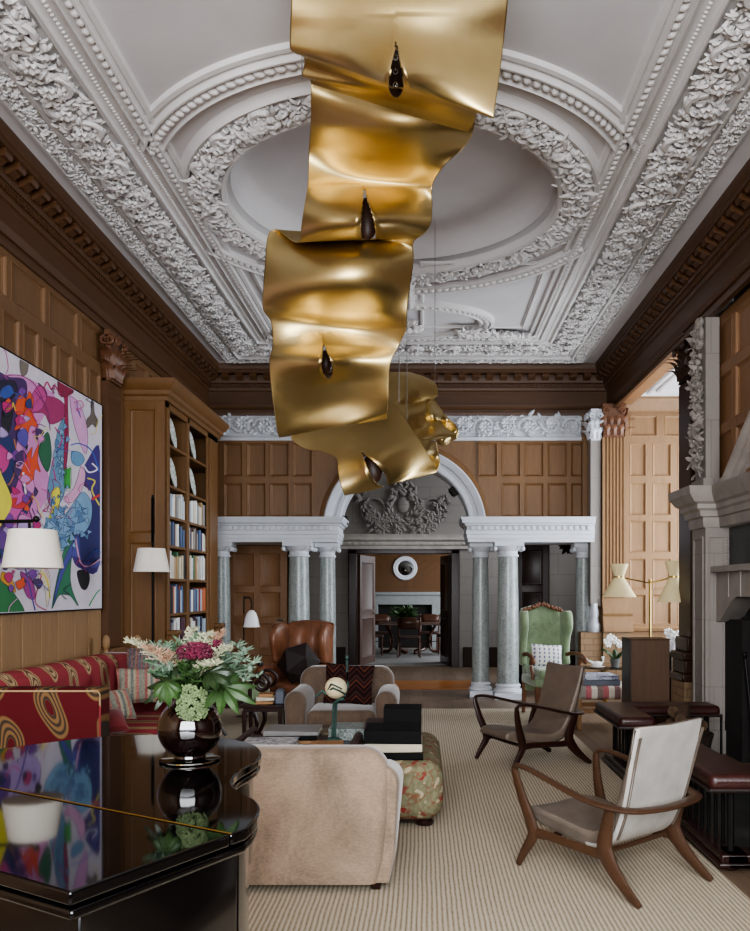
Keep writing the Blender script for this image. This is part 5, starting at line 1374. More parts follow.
mb = MB(); rbox(mb,-3.04,-2.12,5.5,7.8,.1,.27,.03,3); part('seat_base', mb, M['paisley_d'], t, smooth=60)
for y in (5.56,6.66): mb = MB(); rbox(mb,-2.9,-2.1,y,y+1.07,.25,.39,.05,4); part('seat_cushion', mb, pa, t, smooth=60)
for y in (5.42,7.84):
    for x in (-3.0,-2.15): mb = MB(); mb.lathe([(.025,.019),(.035,.05),(.04,.11)],(x,y,0),12); part('foot', mb, M['mahogany'], t)
for x,y in ((-3.0,7.86),(-2.72,7.9)):
    mb = MB(); mb.tube([(x,y,.9),(x,y,.97)],.018,8); mb.ell((x,y,1.02),.035,.035,.075,12,8); part('finial', mb, M['oak_pale'], t)
SC = 'cushions on the red sofa'
def cush(c,w,h,t_,rz,rx,mat,label):
    mb = MB(); pillow(mb,(0,0,0),w,h,t_); zmin = -h/2*.93
    o = single('scatter_cushion', mb, mat, label, 'cushion', SC); o.location = c; o.rotation_euler = (rx,0,rz); 
    o.data.transform(Matrix.Translation((0,0,zmin))) if False else None
    return o
cush((-2.40,7.15,.54),.46,.32,.16,math.radians(20),-.35,M['stripe_cushion'],'large grey and red striped cushion at the far end of the red sofa')
cush((-2.48,7.5,.60),.42,.4,.14,math.radians(8),-.2,M['stripe_dark'],'dark blue and red striped cushion behind the large striped one')
cush((-2.32,6.3,.52),.34,.26,.12,math.radians(50),-.5,M['stripe_cushion'],'grey striped cushion behind the near arm of the red sofa')
cush((-2.2,5.9,.5),.24,.22,.14,math.radians(40),-.9,M['red_velvet'],'small plain red cushion lying at the sofa front')

# ---- tan wing chair with faceted cushion
def wingchair(name,label,loc,rz,mat,w=.7,h=1.13,tuft=True,wood_=None,crest=False,seat_h=.44,wingin=None,up=0):
    t = thing(name,label,'wing chair',loc,rz); hw = w/2
    mb = MB(); rows = []
    for i in range(17):
        f = i/16; z_ = .3+(h-.3)*f; y = .22+.13*f; top = 1-.0*f
        row = []
        for j in range(21):
            u = -1+2*j/20; wx = hw*.80*(1+.06*f)
            sag = -.035*math.cos(u*PI/2)
            b = 0
            if tuft and .25 < f < .92:
                b = .022*abs(math.sin(f*PI*3.2+ (0 if 1 else 0)))*abs(math.cos(u*PI*1.6))
            zt = z_ + (.03*(1-u*u) if (f > .9 and not crest) else 0) + (.05*math.cos(u*PI/2)*f**6 if crest else 0)
            row.append((u*wx, y-b+sag*-1*.4, zt))
        rows.append(row)
    back = [[(a,b+.11,c) for a,b,c in r_] for r_ in rows]
    mb.grid(rows); mb.grid(back); mb.grid([rows[-1],[(a,b+.05,c+.025) for a,b,c in rows[-1]],back[-1]]); mb.grid([[r_[0] for r_ in rows],[r_[0] for r_ in back]]); mb.grid([[r_[-1] for r_ in rows],[r_[-1] for r_ in back]])
    part('backrest', mb, mat, t, False, smooth=60)
    for sx in (-1,1):
        prof = cr([(.30,h-.005),(.12,h+.02),(.0,h-.05),(-.03,h-.2),(.02,h-.36),(.06,.66),(.34,.66)],4) if not crest else cr([(.30,h-.03),(.17,h+.0),(.1,h-.06),(.09,h-.2),(.16,h-.32),(.20,.75),(.18,.62),(.34,.62)],4)
        mb = MB()
        def wx(y,ins): return sx*(hw*.86+.08*max(0,.34-y)*.9+ins)
        n = len(prof)
        for (i0,i1,ins0,ins1,sc0,sc1) in ((0,1,-.035,.035,1,1),):
            L = [(wx(y,-.04),y,z_) for y,z_ in prof]; Lm = [(wx(y,-.025),y-.018,z_) for y,z_ in prof]; Rm = [(wx(y,.025),y-.018,z_) for y,z_ in prof]; Rr = [(wx(y,.04),y,z_) for y,z_ in prof]
            c1 = [(wx(.3,-.04),.30,min(max(z_,.62),h-.04)) for y,z_ in prof]; c2 = [(wx(.3,.04),.30,min(max(z_,.62),h-.04)) for y,z_ in prof]
            mb.grid([c1,L,Lm,Rm,Rr,c2])
        part('wing', mb, wingin or mat, t, False, smooth=60)
        mb = MB()
        if wood_:
            mb.tube(cr([(sx*hw*.9,.2,.63),(sx*hw*.98,.0,.66),(sx*hw*1.02,-.25,.65),(sx*hw*1.04,-.36,.62),(sx*hw*1.04,-.38,.58)],4), .024, 8); mb.ell((sx*hw*1.04,-.37,.6),.034,.04,.045,10,7)
            mb.tube(cr([(sx*hw*1.02,-.3,.63),(sx*hw*.98,-.22,.55),(sx*hw*.95,-.26,.45),(sx*hw*.95,-.27,.38)],4), .022, 8)
            mb.v = [(a,b,c+up*.8) for a,b,c in mb.v]; part('arm', mb, wood_, t, False)
        else:
            rbox(mb, sx*hw*.93-.065, sx*hw*.93+.065, -.38,.26,.3,.66,.06,5); part('arm', mb, mat, t, False, smooth=60)
            mb = MB(); mb.lathe([(.03,0),(.035,.02),(.03,.05)],(sx*hw*.93,-.36,.655),10); part('arm_stud', mb, M['black_leather'], t, False)
    mb = MB(); rbox(mb,-hw*.92,hw*.92,-.36,.3,.26+up,.37+up,.03,3); part('seat_base', mb, mat if not wood_ else mat, t, False, smooth=60)
    mb = MB(); rbox(mb,-hw*.8,hw*.8,-.40,.24,.36+up,.47+up,.05,4); part('seat_cushion', mb, mat, t, False, smooth=60)
    for sx in (-1,1):
        for y in (-.32,.26):
            mb = MB(); mb.taper((sx*hw*.82,y-(.0 if y<0 else -.04),.02),.018,.018,(sx*hw*.8,y,.28+up),.03,.03); part('leg', mb, wood_ or M['mahogany'], t, False, bevel=.004)
    if crest:
        mb = MB(); pts = cr([(-hw*.8,.33,h+.0),(-hw*.4,.34,h+.035),(0,.35,h+.075),(hw*.4,.34,h+.035),(hw*.8,.33,h+.0)],6); mb.tube(pts,.02,8)
        for k in range(21):
            a = pts[min(int(k/20*(len(pts)-1)),len(pts)-1)]; mb.ell((a[0],a[1]-.02,a[2]+.012*(k%2)),.022,.02,.026,7,5)
        part('crest_rail', mb, wood_, t, False)
    return t
wingchair('wing_chair','tan leather wing chair with buttoned back beside the left columns',(-1.47,9.75,0),math.radians(-15),M['tan_leather'],.66,1.105)
# faceted dark cushion on it
mb = MB(); bm = bmesh.new(); bmesh.ops.create_icosphere(bm, subdivisions=1, radius=.25); 
mb.add([(v.co.x*1.0,v.co.y*.75,v.co.z*.98) for v in bm.verts],[tuple(v.index for v in f.verts) for f in bm.faces]); bm.free()
mb.v = [tuple(Matrix.Rotation(.35,4,'Y') @ Vector(v)) for v in mb.v]
cf = P(299,680,9.3); o = single('faceted_cushion', mb, M['black_leather'], 'large dark faceted leather cushion on the tan wing chair seat', 'cushion', smooth=0); o.location = (cf.x,9.27,.475)
# ---- green wing chair
GC = wingchair('wing_chair','green damask wing chair with carved wooden crest and arms beside the right columns',(1.52,9.95,0),math.radians(8),M['green_velvet'],.6,1.27,False,M['carved'],True,wingin=M['green_velvet'],up=.13)
mb = MB(); pillow(mb,(0,0,0),.38,.27,.11); o = single('check_cushion', mb, M['check'], 'small white cushion with blue checks on the green wing chair', 'cushion'); o.location = (1.47,9.84,.612); o.rotation_euler = (-.25,.06,math.radians(8))

# ---- dark side table, scroll stool
s_ = F/7.6; t = thing('side_table', 'small dark wooden side table left of the taupe armchair', 'side table', (-1.47,7.75,0))
mb = MB(); mb.box(-1.68,-1.27,7.58,7.95,.44,.465); mb.box(-1.65,-1.3,7.61,7.92,.40,.44); part('table_top', mb, M['mahogany'], t, bevel=.005)
for x in (-1.64,-1.31):
    for y in (7.62,7.91): mb = MB(); mb.taper((x,y,.019),.014,.014,(x,y,.41),.02,.02); part('leg', mb, M['mahogany'], t, bevel=.003)
part('stretcher', B(-1.64,-1.31,7.74,7.79,.15,.175), M['mahogany'], t, bevel=.004)
bookobj(-1.54,-1.38,7.63,7.8,.466,.03,M['tan_book'],'tan book at the bottom of the small stack on the side table',0,'books on the side table')
bookobj(-1.535,-1.37,7.63,7.8,.497,.035,M['cream_book'],'cream book in the middle of the small stack on the side table',0,'books on the side table')
bookobj(-1.52,-1.39,7.64,7.8,.533,.028,M['tan_book'],'small tan book on top of the stack on the side table',.1,'books on the side table')
mb = MB(); mb.box(-1.365,-1.285,7.66,7.78,.466,.575); mb.taper((-1.325,7.72,.575),.04,.06,(-1.325,7.72,.6),.028,.045); single('glass_box', mb, M['blue_grey'], 'dark blue glass box beside the books on the side table', 'box', bevel=.008)
t = thing('scroll_stool', 'dark wooden scroll-ended stool with a sage cushion behind the side table', 'stool', (-1.85,8.35,0))
for sx in (-1,1):
    for y in (8.15,8.55):
        cx_ = -1.87+sx*.26; c = Vector((cx_+sx*.02,y,.60)); sp = spiral(c, UX*sx, UZ, .105, 1.35, 0, 1, 24)
        mb = MB(); path = cr([(cx_-sx*.1,y,.02),(cx_-sx*.02,y,.2),(cx_-sx*.08,y,.38),(cx_-sx*.09,y,.5),(cx_-sx*.08,y,.62),(cx_-sx*.035,y,.685)],4)[:-1]+[tuple(p) for p in spiral(c,UX*sx,UZ,.10,1.35,2.0,-1,24)]
        mb.tube(path,[.02]*len(path),8,up=(0,1,0)); part('scroll_end', mb, M['mahogany'], t)
    mb = MB(); mb.ell((-1.85+sx*.27,8.35,.60),.06,.17,.06,14,8); part('arm_roll', mb, M['seat_leather'], t)
mb = MB(); mb.box(-2.16,-1.56,8.14,8.56,.36,.42); part('seat_frame', mb, M['mahogany'], t, bevel=.008)
mb = MB(); rbox(mb,-2.15,-1.57,8.15,8.55,.42,.56,.05,4); part('seat_cushion', mb, M['green_velvet'], t, smooth=60)

# ---- striped bench with big book
t = thing('striped_bench', 'pale wooden bench upholstered in red and cream stripes', 'bench', (2.02,9.3,0))
mb = MB(); rbox(mb,1.66,2.4,9.0,9.6,.33,.475,.05,4); part('seat', mb, M['stripe_bench'], t, smooth=60)
for x in (1.70,2.36):
    for y in (9.04,9.56): mb = MB(); mb.box(x-.025,x+.025,y-.025,y+.025,0,.34); part('leg', mb, M['pale_wood'], t, bevel=.004)
mb = MB(); mb.box(1.7,2.36,9.03,9.06,.18,.23); mb.box(1.7,2.36,9.54,9.57,.18,.23); mb.box(1.69,1.72,9.04,9.56,.18,.23); mb.box(2.34,2.37,9.04,9.56,.18,.23); part('stretcher', mb, M['pale_wood'], t, bevel=.004)
bookobj(1.68,2.16,9.08,9.5,.476,.06,M['blue_grey'],'large slate blue book lying on the striped bench',0,'books on the striped bench')
bookobj(1.69,2.14,9.09,9.49,.537,.045,M['cover_bw'],'large book with blue and white cover topping the striped bench',.03,'books on the striped bench')
# ---- glass table with orchid and dove
t = thing('glass_table', 'round glass-topped side table in front of the fluted pilaster', 'side table', (2.33,10.6,0))
mb = MB(); mb.lathe([(.001,.53),(.29,.53),(.3,.535),(.3,.545),(.29,.55),(.001,.55)],(2.33,10.6,0),40); part('table_top', mb, M['glass'], t)
mb = MB(); mb.lathe([(.16,.0),(.16,.02),(.03,.04),(.025,.5),(.08,.53)],(2.33,10.6,0),20); part('pedestal', mb, M['brass'], t)
oc = Vector((2.43,10.5,.551)); t = thing('potted_orchid', 'white orchid in a small grey pot on the glass table', 'plant', oc)
mb = MB(); mb.lathe([(.045,0),(.06,.08),(.065,.11),(.055,.11),(.05,.09)],oc,20); part('pot', mb, M['terracotta'], t); mb = MB(); mb.lathe([(.052,.092),(.001,.095)],oc,16); part('soil', mb, M['soil'], t)
for a,L in ((.3,.2),(2.5,.22),(3.6,.18),(5.4,.2),(1.4,.17)):
    mb = MB(); leaf(mb, oc+Vector((0,0,.09)), Vector((math.cos(a),math.sin(a)*.6,.55)), Vector((0,-.3,1)).normalized(), L, .035, .25, .15, 6); part('leaf', mb, M['leaf_m'], t)
mb = MB(); tp = oc+Vector((-.1,0,.33)); mb.tube(cr([tuple(oc+Vector((0,0,.09))),tuple(oc+Vector((.01,0,.24))),tuple(oc+Vector((-.03,0,.36))),tuple(tp)],5),.004,6); part('stem', mb, M['leaf_m'], t)
for dx,dz in ((-.11,.33),(-.07,.38),(-.03,.36),(.0,.33),(.04,.3),(-.09,.29),(.06,.28)):
    mb = MB(); p = oc+Vector((dx,-.02,dz))
    for k in range(5): a = k*2*PI/5+.3; leaf(mb,p,Vector((math.cos(a),-.15,math.sin(a))),Vector((0,-1,0)),.05,.022,.2,0,4)
    part('bloom', mb, M['petal'], t, fix=False)
dv = Vector((2.2,10.45,.551)); mb = MB(); mb.lathe([(.001,0),(.05,.0),(.09,.012),(.085,.016),(.045,.006),(.001,.006)],dv,20); mb.ell(dv+Vector((0,0,.045)),.06,.035,.035,12,8); mb.tube(cr([tuple(dv+Vector((.045,0,.05))),tuple(dv+Vector((.07,0,.085))),tuple(dv+Vector((.06,0,.12)))],4),.014,8); mb.ell(dv+Vector((.065,0,.125)),.022,.017,.018,8,6); mb.tube([dv+Vector((-.05,0,.05)),dv+Vector((-.12,0,.09))],[.025,.008],6)
single('china_bird', mb, M['china'], 'white china bird dish on the glass table left of the orchid', 'ornament')
# second white plant behind the upright cabinet
oc2 = Vector((2.74,9.2,.0)); t = thing('plant_stand', 'slim stand with white blooms half hidden behind the brown upright cabinet', 'plant stand', oc2)
mb = MB(); mb.lathe([(.13,0),(.13,.02),(.02,.04),(.02,.8),(.1,.82),(.1,.835)],oc2,16); part('stand', mb, M['iron'], t)
mb = MB(); mb.lathe([(.045,.836),(.06,.93),(.05,.93)],oc2,16); part('pot', mb, M['china'], t)
mb = MB()
for k in range(9):
    p = oc2+Vector((R.uniform(-.06,.1),R.uniform(-.06,.06),.96+R.uniform(0,.1)))
    for j in range(5): a = j*2*PI/5; leaf(mb,p,Vector((math.cos(a),-.2,math.sin(a))),Vector((0,-1,0)),.05,.022,.2,0,3)
part('blooms', mb, M['petal'], t, fix=False)
# ---- upright brown cabinet
t = thing('upright_cabinet', 'plain brown upright cabinet with a black side behind the fender', 'cabinet', (2.15,8.1,0))
mb = MB(); mb.box(1.995,2.363,7.95,8.25,.06,1.04); part('carcass', mb, M['brown_panel'], t, bevel=.004)
mb = MB(); mb.box(1.978,1.994,7.946,8.26,.06,1.042); part('side_panel', mb, M['black_leather'], t, bevel=.003, label='black leather-covered side panel'); 
mb = MB(); mb.box(1.975,2.368,7.942,8.262,1.042,1.052); part('top', mb, M['brown_panel'], t, bevel=.004)
mb = MB(); mb.box(2.0,2.35,7.97,8.23,0,.06); part('plinth', mb, M['mahogany'], t)

# ---- lamps
def shade(mb, c, r0, r1, z0, z1, th=.004, n=36): mb.lathe([(r0,z0),(r1,z1),(r1-th,z1),(r0-th,z0),(r0,z0)], (c[0],c[1],0), n)
def drum_lamp(label, c, polexy, z0,z1,r0,r1, ztop, armz=None, twist=True):
    t = thing('floor_lamp', label, 'floor lamp', (polexy[0],polexy[1],0))
    mb = MB(); mb.lathe([(.14,0),(.14,.015),(.12,.025),(.03,.035)],(polexy[0],polexy[1],0),24); part('base', mb, M['iron'], t)
    mb = MB(); mb.tube([(polexy[0],polexy[1],.03),(polexy[0],polexy[1],ztop)],.011,8)
    if twist:
        for k in range(28):
            z_ = z1+.06+k*(ztop-z1-.08)/28; mb.ell((polexy[0],polexy[1],z_),.019,.019,.011,8,4)
    part('pole', mb, M['iron'], t)
    if armz:
        mb = MB(); mb.tube([(polexy[0],polexy[1],armz-.01),(c[0],c[1],armz)],.011,8); mb.ell((c[0]+.02,c[1],armz+.012),.02,.02,.02,8,6); mb.tube([(c[0]-.02,c[1],armz),(c[0]-.02,c[1],z1-.02)],.008,8); part('swing_arm', mb, M['iron'], t)
    mb = MB(); shade(mb, c, r0, r1, z0, z1); part('lamp_shade', mb, M['shade_w'], t)
    mb = MB(); mb.tube([(c[0]-r1+.01,c[1],z1-.015),(c[0]+r1-.01,c[1],z1-.015)],.003,5); mb.tube([(c[0],c[1]-r1+.01,z1-.015),(c[0],c[1]+r1-.01,z1-.015)],.003,5); mb.ell((c[0],c[1],(z0+z1)/2),.03,.03,.045,12,8); part('bulb_holder', mb, M['china'], t)
    return t
Y = 5.0; c = P(33,550,Y); drum_lamp('black swing-arm floor lamp with white drum shade in front of the painting', (c.x,Y), (c.x-.55,Y), P(0,568,Y).z, P(0,530,Y).z, .172, .135, P(0,505,Y).z, P(0,521,Y).z, False)
Y = 7.85; c = P(151.5,560,Y); drum_lamp('slim black floor lamp with white tapered shade before the bookcase', (c.x,Y), (c.x+.012,Y), P(0,572,Y).z, P(0,548.5,Y).z, .167, .125, P(0,495,Y).z)
Y = 9.9; c = P(251.5,620,Y); t = thing('floor_lamp','slender dark floor lamp with small white bell shade by the hall door','floor lamp',(c.x-.09,Y,0))
mb = MB(); mb.lathe([(.12,0),(.12,.015),(.02,.03)],(c.x-.09,Y,0),20); part('base', mb, M['iron'], t)
zt = P(0,598,Y).z; mb = MB(); mb.tube(cr([(c.x-.09,Y,.03),(c.x-.09,Y,.6),(c.x-.09,Y,zt-.05),(c.x-.07,Y,zt+.0),(c.x-.02,Y,zt),(c.x,Y,zt-.06),(c.x,Y,zt-.13)],5),.009,8); part('pole', mb, M['iron'], t)
z0 = P(0,627,Y).z; mb = MB(); mb.lathe([(.1,z0),(.092,z0+.02),(.078,z0+.1),(.055,z0+.165),(.03,z0+.195),(.02,z0+.2)],(c.x,Y,0),28); part('lamp_shade', mb, M['enamel'], t)
# brass lamp with two hourglass shades
Y = 9.3; cb = P(650,600,Y); t = thing('floor_lamp','brass floor lamp with two cream hourglass shades behind the brown cabinet','floor lamp',(cb.x,Y,0))
mb = MB(); mb.lathe([(.15,0),(.15,.02),(.02,.03)],(cb.x,Y,0),24); part('base', mb, M['brass'], t)
zj = P(0,583,Y).z; mb = MB(); mb.tube([(cb.x,Y,.02),(cb.x,Y,zj+.03)],.013,10); mb.ell((cb.x,Y,zj+.03),.02,.02,.02,8,6); part('pole', mb, M['brass'], t)
for px,yt,yw,yb,sx in ((619,564,577,597,0),(674,561,577,602,.3)):
    c = P(px,yw,Y-sx); k = F/(Y-sx); mb = MB(); a = P(px,yt,Y-sx).z; b = P(px,yb,Y-sx).z
    shade(mb,(c.x,c.y),9.0/k*1.02,4.6/k,a,c.z); shade(mb,(c.x,c.y),4.6/k,17/k,c.z,b); sh = part('lamp_shade', mb, M['shade_c'], t)
    mb = MB(); mb.lathe([(4.9/k,c.z-.012),(5.0/k,c.z),(4.9/k,c.z+.012)],(c.x,c.y,0),20); part('collar', mb, M['brass'], sh)
    mb = MB(); mb.tube([(cb.x,Y,zj),(c.x,c.y,c.z)],.008,8); part('swing_arm', mb, M['brass'], t)

# ---- star lantern in the right doorway
Y = 12.9; c = P(567,547,Y); t = thing('star_lantern','black pierced star lantern hanging in the dark right-hand doorway','lantern',(c.x,c.y,c.z-.16))
mb = MB(); bm = bmesh.new(); bmesh.ops.create_icosphere(bm, subdivisions=1, radius=.075)
for f in bm.faces:
    n_ = f.normal; mid = f.calc_center_median(); tip = mid+n_*.085; vs = [v.co for v in f.verts]
    for i in range(3): mb.add([c+vs[i],c+vs[(i+1)%3],c+tip],[(0,1,2)])
bm.free(); part('star', mb, M['iron'], t, smooth=0, fix=False)
mb = MB(); mb.tube([(c.x,c.y,c.z+.14),(c.x,c.y,5.1)],.006,6); part('chain', mb, M['iron'], t)
# small black spotlights on the arch soffit
for a,l in ((math.radians(38),'small black spotlight high on the right of the arch soffit'),(math.radians(8),'small black spotlight low on the right of the arch soffit'),(math.radians(172),'small black spotlight low on the left of the arch soffit')):
    mb = MB(); mb.X = Matrix.Translation((AX+.92*math.cos(a),12.2,AZ+.92*math.sin(a))) @ Matrix.Rotation(-a,4,'Y'); mb.box(-.06,.03,-.06,.06,-.07,.07); mb.box(-.075,-.06,-.045,.045,-.05,.05); mb.X = None
    single('spotlight', mb, M['iron'], l, 'spotlight', 'spotlights under the arch', bevel=.006)

# ---- dining room
mb = MB(); mb.box(-2.2,1.6,17.1,21.6,.001,.015); single('dining_rug', mb, M['grey_book'], 'pale grey rug under the dining table beyond the doors', 'rug')
ty = 19.6; tx = (404-CX)*ty/F+.15
t = thing('dining_table','long dark dining table in the room beyond the double doors','dining table',(tx,ty+.6,0))
mb = MB(); mb.box(tx-.78,tx+.78,ty,ty+1.0,.71,.76); part('table_top', mb, M['table_wood'], t, bevel=.01)
for sx in (-1,1):
    mb = MB(); mb.tube(cr([(tx+sx*.6,ty+.5,.7),(tx+sx*.45,ty+.5,.4),(tx+sx*.5,ty+.5,.1),(tx+sx*.7,ty+.5,.06)],5),.06,8,flat=(1,.6)); part('pedestal', mb, M['table_wood'], t)
    mb = MB(); mb.tube(cr([(tx+sx*.1,ty+.2,.04),(tx+sx*.35,ty+.5,.14),(tx+sx*.1,ty+.85,.04)],6),.04,8); part('foot', mb, M['table_wood'], t)
def dchair(loc, rz, label):
    t = thing('dining_chair', label, 'dining chair', loc, rz, 'chairs round the dining table')
    w = M['table_wood']
    for sx in (-1,1):
        mb = MB(); mb.tube(cr([(sx*.25,.24,.016),(sx*.24,.21,.3),(sx*.23,.2,.48),(sx*.24,.25,.75),(sx*.245,.29,.93)],4),.021,8); part('leg', mb, w, t, False)
        mb = MB(); mb.tube([(sx*.22,-.2,.016),(sx*.22,-.2,.46)],.02,8); part('leg', mb, w, t, False)
    mb = MB(); rbox(mb,-.25,.25,-.24,.24,.44,.50,.025,3); part('seat', mb, M['hide'], t, False, smooth=60)
    mb = MB(); mb.grid([[(-.245,.285,.9),(-.12,.31,.93),(.12,.31,.93),(.245,.285,.9)],[(-.24,.255,.68),(-.12,.28,.66),(.12,.28,.66),(.24,.255,.68)]]); o = part('backrest', mb, w, t, False); m_ = o.modifiers.new('thickness','SOLIDIFY'); m_.thickness = .025
    mb = MB(); mb.tube([(-.22,0,.25),(.22,0,.25)],.012,6); part('stretcher', mb, w, t, False)
    return t
d0 = dchair(((409-CX)*18.8/F,18.95,0), math.radians(180), 'dining chair with its back to us at the near side of the table')
dup(d0, None, ((373-CX)*19.4/F,19.5,0), math.radians(95), 'dining chair at the left end of the dining table')
dup(d0, None, ((449-CX)*19.4/F,19.6,0), math.radians(-80), 'dining chair at the right end of the dining table')
dup(d0, None, ((381-CX)*21/F,21.0,0), math.radians(5), 'dining chair on the far side of the table, left of the plant')
dup(d0, None, ((429-CX)*21/F,21.0,0), math.radians(-5), 'dining chair on the far side of the table, right of the plant')
pc = Vector(((403-CX)*20.1/F,20.1,.761)); t = thing('potted_fern','bushy green plant in a dark bowl on the dining table','plant',pc)
mb = MB(); mb.lathe([(.07,0),(.12,.08),(.13,.13),(.11,.13)],pc,18); part('bowl', mb, M['slate'], t)
mb = MB()
for k in range(130):
    a = R.uniform(0,2*PI); e = R.uniform(.1,1.2); d = Vector((math.cos(a)*math.cos(e)*1.5,math.sin(a)*math.cos(e),math.sin(e))); leaf(mb,pc+Vector((0,0,.12))+d*R.uniform(0,.12),d,Vector((0,-.8,.6)).normalized(),R.uniform(.14,.3),.04,.2,R.uniform(-.3,.3),4)
part('foliage', mb, M['leaf_m'], t, fix=False)
fy = 22.38; fc = (405-CX)*fy/F
t = thing('dining_fireplace','pale grey stone fireplace at the end of the dining room','fireplace',(fc,fy-.1,0))
mb = MB(); 
for sx in (-1,1): mb.prism([(.72,0),(.95,0),(.95,1.42),(.72,1.2)],fy-.2,fy,lambda a,b,h:(fc+sx*a,h,b))
mb.prism([(-.95,1.42),(.95,1.42),(.72,1.16),(-.72,1.16)],fy-.2,fy,lambda a,b,h:(fc+a,h,b)); mb.box(fc-1.02,fc+1.02,fy-.25,fy,1.42,1.5); part('surround', mb, M['stone_grey'], t, bevel=.01)
part('opening', B(fc-.72,fc+.72,fy-.06,fy,0,1.17), M['soot'], t)
mc = P(405,568,22.3); t = thing('round_mirror','round white-framed convex mirror above the dining room fireplace','mirror',mc)
mb = MB(); ring_ = [(.2,.0),(.2,.03),(.24,.05),(.27,.04),(.31,.05),(.33,.02),(.33,0)]
mb.circ(None,ring_,40,fn=lambda r,a,h:(mc.x+r*math.cos(a),22.385-h,mc.z+r*math.sin(a))); part('frame', mb, M['white'], t)
mb = MB(); mb.circ(None,[(.2,.01),(.15,.03),(.08,.045),(.001,.05)],32,fn=lambda r,a,h:(mc.x+r*math.cos(a),22.385-h,mc.z+r*math.sin(a))); part('glass', mb, M['mirror'], t)

# ================================================================ gold ribbon light
t = thing('ribbon_pendant', 'long rippling gold metal ribbon light hanging from the ceiling', 'pendant light', (-.2,6.0,2.3))
def interp(rows, v):
    n = len(rows)-1; x = v*n; i = min(int(x),n-1); return i, x-i
def sheet(rows, nv, nu, slits=(), wav=(), mat=M['gold'], name='ribbon_sheet'):
    """rows: (xl,yl,Yl, xm,ym,Ym, xr,yr,Yr) stations along the ribbon"""
    st_ = cr([tuple(r) for r in rows], nv); G = []; D = []
    for i,r in enumerate(st_):
        v = i/(len(st_)-1); row = []
        for j in range(nu+1):
            u = j/nu; w0,w1,w2 = 2*(u-.5)*(u-1), 4*u*(1-u), 2*u*(u-.5)
            a = [w0*r[k]+w1*r[3+k]+w2*r[6+k] for k in range(3)]
            dY = 0
            for (amp,fu,fv,ph) in wav: dY += amp*math.sin(fu*u+fv*v+ph)
            row.append([a[0],a[1],a[2]+dY,u,v])
        G.append(row)
    SG = {}
    def hole(i,j):
        qs = [SG.get(k) for k in ((i,j),(i,j+1),(i+1,j),(i+1,j+1))]
        if None in qs: return False
        return max(q[0] for q in qs) != min(q[0] for q in qs) and max(q[1] for q in qs) > .25
    for (cx_,cy_,hh,ww,ang,v0,v1,lip) in slits:
        ca,sa = math.cos(ang),math.sin(ang)
        for i,row in enumerate(G):
            for j,p in enumerate(row):
                if not v0 <= p[4] <= v1: continue
                dx,dy = p[0]-cx_,p[1]-cy_; al = dx*sa+dy*ca; ac = dx*ca-dy*sa     # along (down) and across
                tt = al/hh
                if abs(tt) < 1.6:
                    env = math.exp(-(tt*1.05)**2*1.1)*(1 if tt < 1 else math.exp(-((tt-1)*4)**2))
                    lens = ww*max(0,1-tt*tt)**.7*(.5+.5*tt)*.62
                    Rr_ = ww*3.2; lens *= 1.0
                    if abs(ac) < Rr_ and lens > 0:
                        sh_ = (1 if ac >= 0 else -1)*lens*(1-abs(ac)/Rr_)**1.5; p[0] += sh_*ca; p[1] += -sh_*sa
                    SG[(i,j)] = (1 if ac >= 0 else -1, lens)
                    p[2] -= lip*env*math.exp(-max(0,abs(ac)-lens)/(ww*1.6))*(1.0 if ac < 0 else .8)
    mb = MB(); mb.grid([[tuple(P(p[0],p[1],p[2])) for p in row] for row in G], skip=hole)
    o = part(name, mb, mat, t, smooth=80, fix=True); m_ = o.modifiers.new('thickness','SOLIDIFY'); m_.thickness = .006
    return o
def st3(xl,yl,xr,yr,Y,bow=0,Yr=None,sag=0):
    Yr = Y if Yr is None else Yr
    return (xl,yl,Y, (xl+xr)/2,(yl+yr)/2+sag,(Y+Yr)/2+bow, xr,yr,Yr)
# nearest sheet with its underside fold
sheet([st3(291,-60,512,-60,4.02,-.05),st3(291,0,508,0,4.05,-.10),st3(290,30,504,40,4.12,-.12),st3(290,48,499,80,4.16,-.06,4.05),st3(296,54,494,114,4.22,.02,4.0),st3(303,57,493,118,4.34,.06,4.05),st3(304,66,488,112,4.46,.06,4.2),
       st3(302,76,478,112,4.5,.02,4.45),st3(309,79,474,122,4.6,-.02,4.6),st3(311,84,469,133,4.66,-.04,4.7)], 16, 130,
      [(396,76,38,19,.0,.12,.64,.26)], [(.03,5,4,0),(.012,9,-6,1)])
sheet([st3(311,76,476,100,4.70,.0,4.78),st3(311,96,473,130,4.74,-.05,4.85),st3(311,120,464,146,4.9,-.10,5.0),st3(309,150,444,166,5.15,.05,5.05),st3(308,180,433,184,5.2,.14,5.2),st3(305,205,432,205,5.1,-.05,5.3),st3(302,226,431,221,5.15,-.12,5.3),
       st3(300,240,426,231,5.25,-.05,5.35),st3(293,241,418,237,5.38,.02,5.42),st3(285,235,414,240,5.48,.05,5.48),st3(275,229,413,244,5.50,.02,5.52),st3(268,236,413,250,5.48,-.04,5.52),st3(266,255,413,262,5.46,-.12,5.5),st3(264,285,410,285,5.5,-.12,5.5),st3(263,308,407,312,5.62,.06,5.55),
       st3(271,322,406,330,5.72,.10,5.65),st3(273,345,399,345,5.8,-.02,5.75),st3(270,360,391,362,5.78,-.10,5.78),st3(271,385,389,382,5.82,-.02,5.85),st3(274,410,388,400,5.9,.06,5.9),st3(277,430,387,414,5.98,.04,5.98),st3(279,437,387,418,6.06,.0,6.06)], 14, 120,
      [(367,219,31,18,.1,.2,.47,.2),(326,361,17,12,.15,.72,.92,.14)], [(.045,5,13,.5),(.015,8,-14,1.2)])
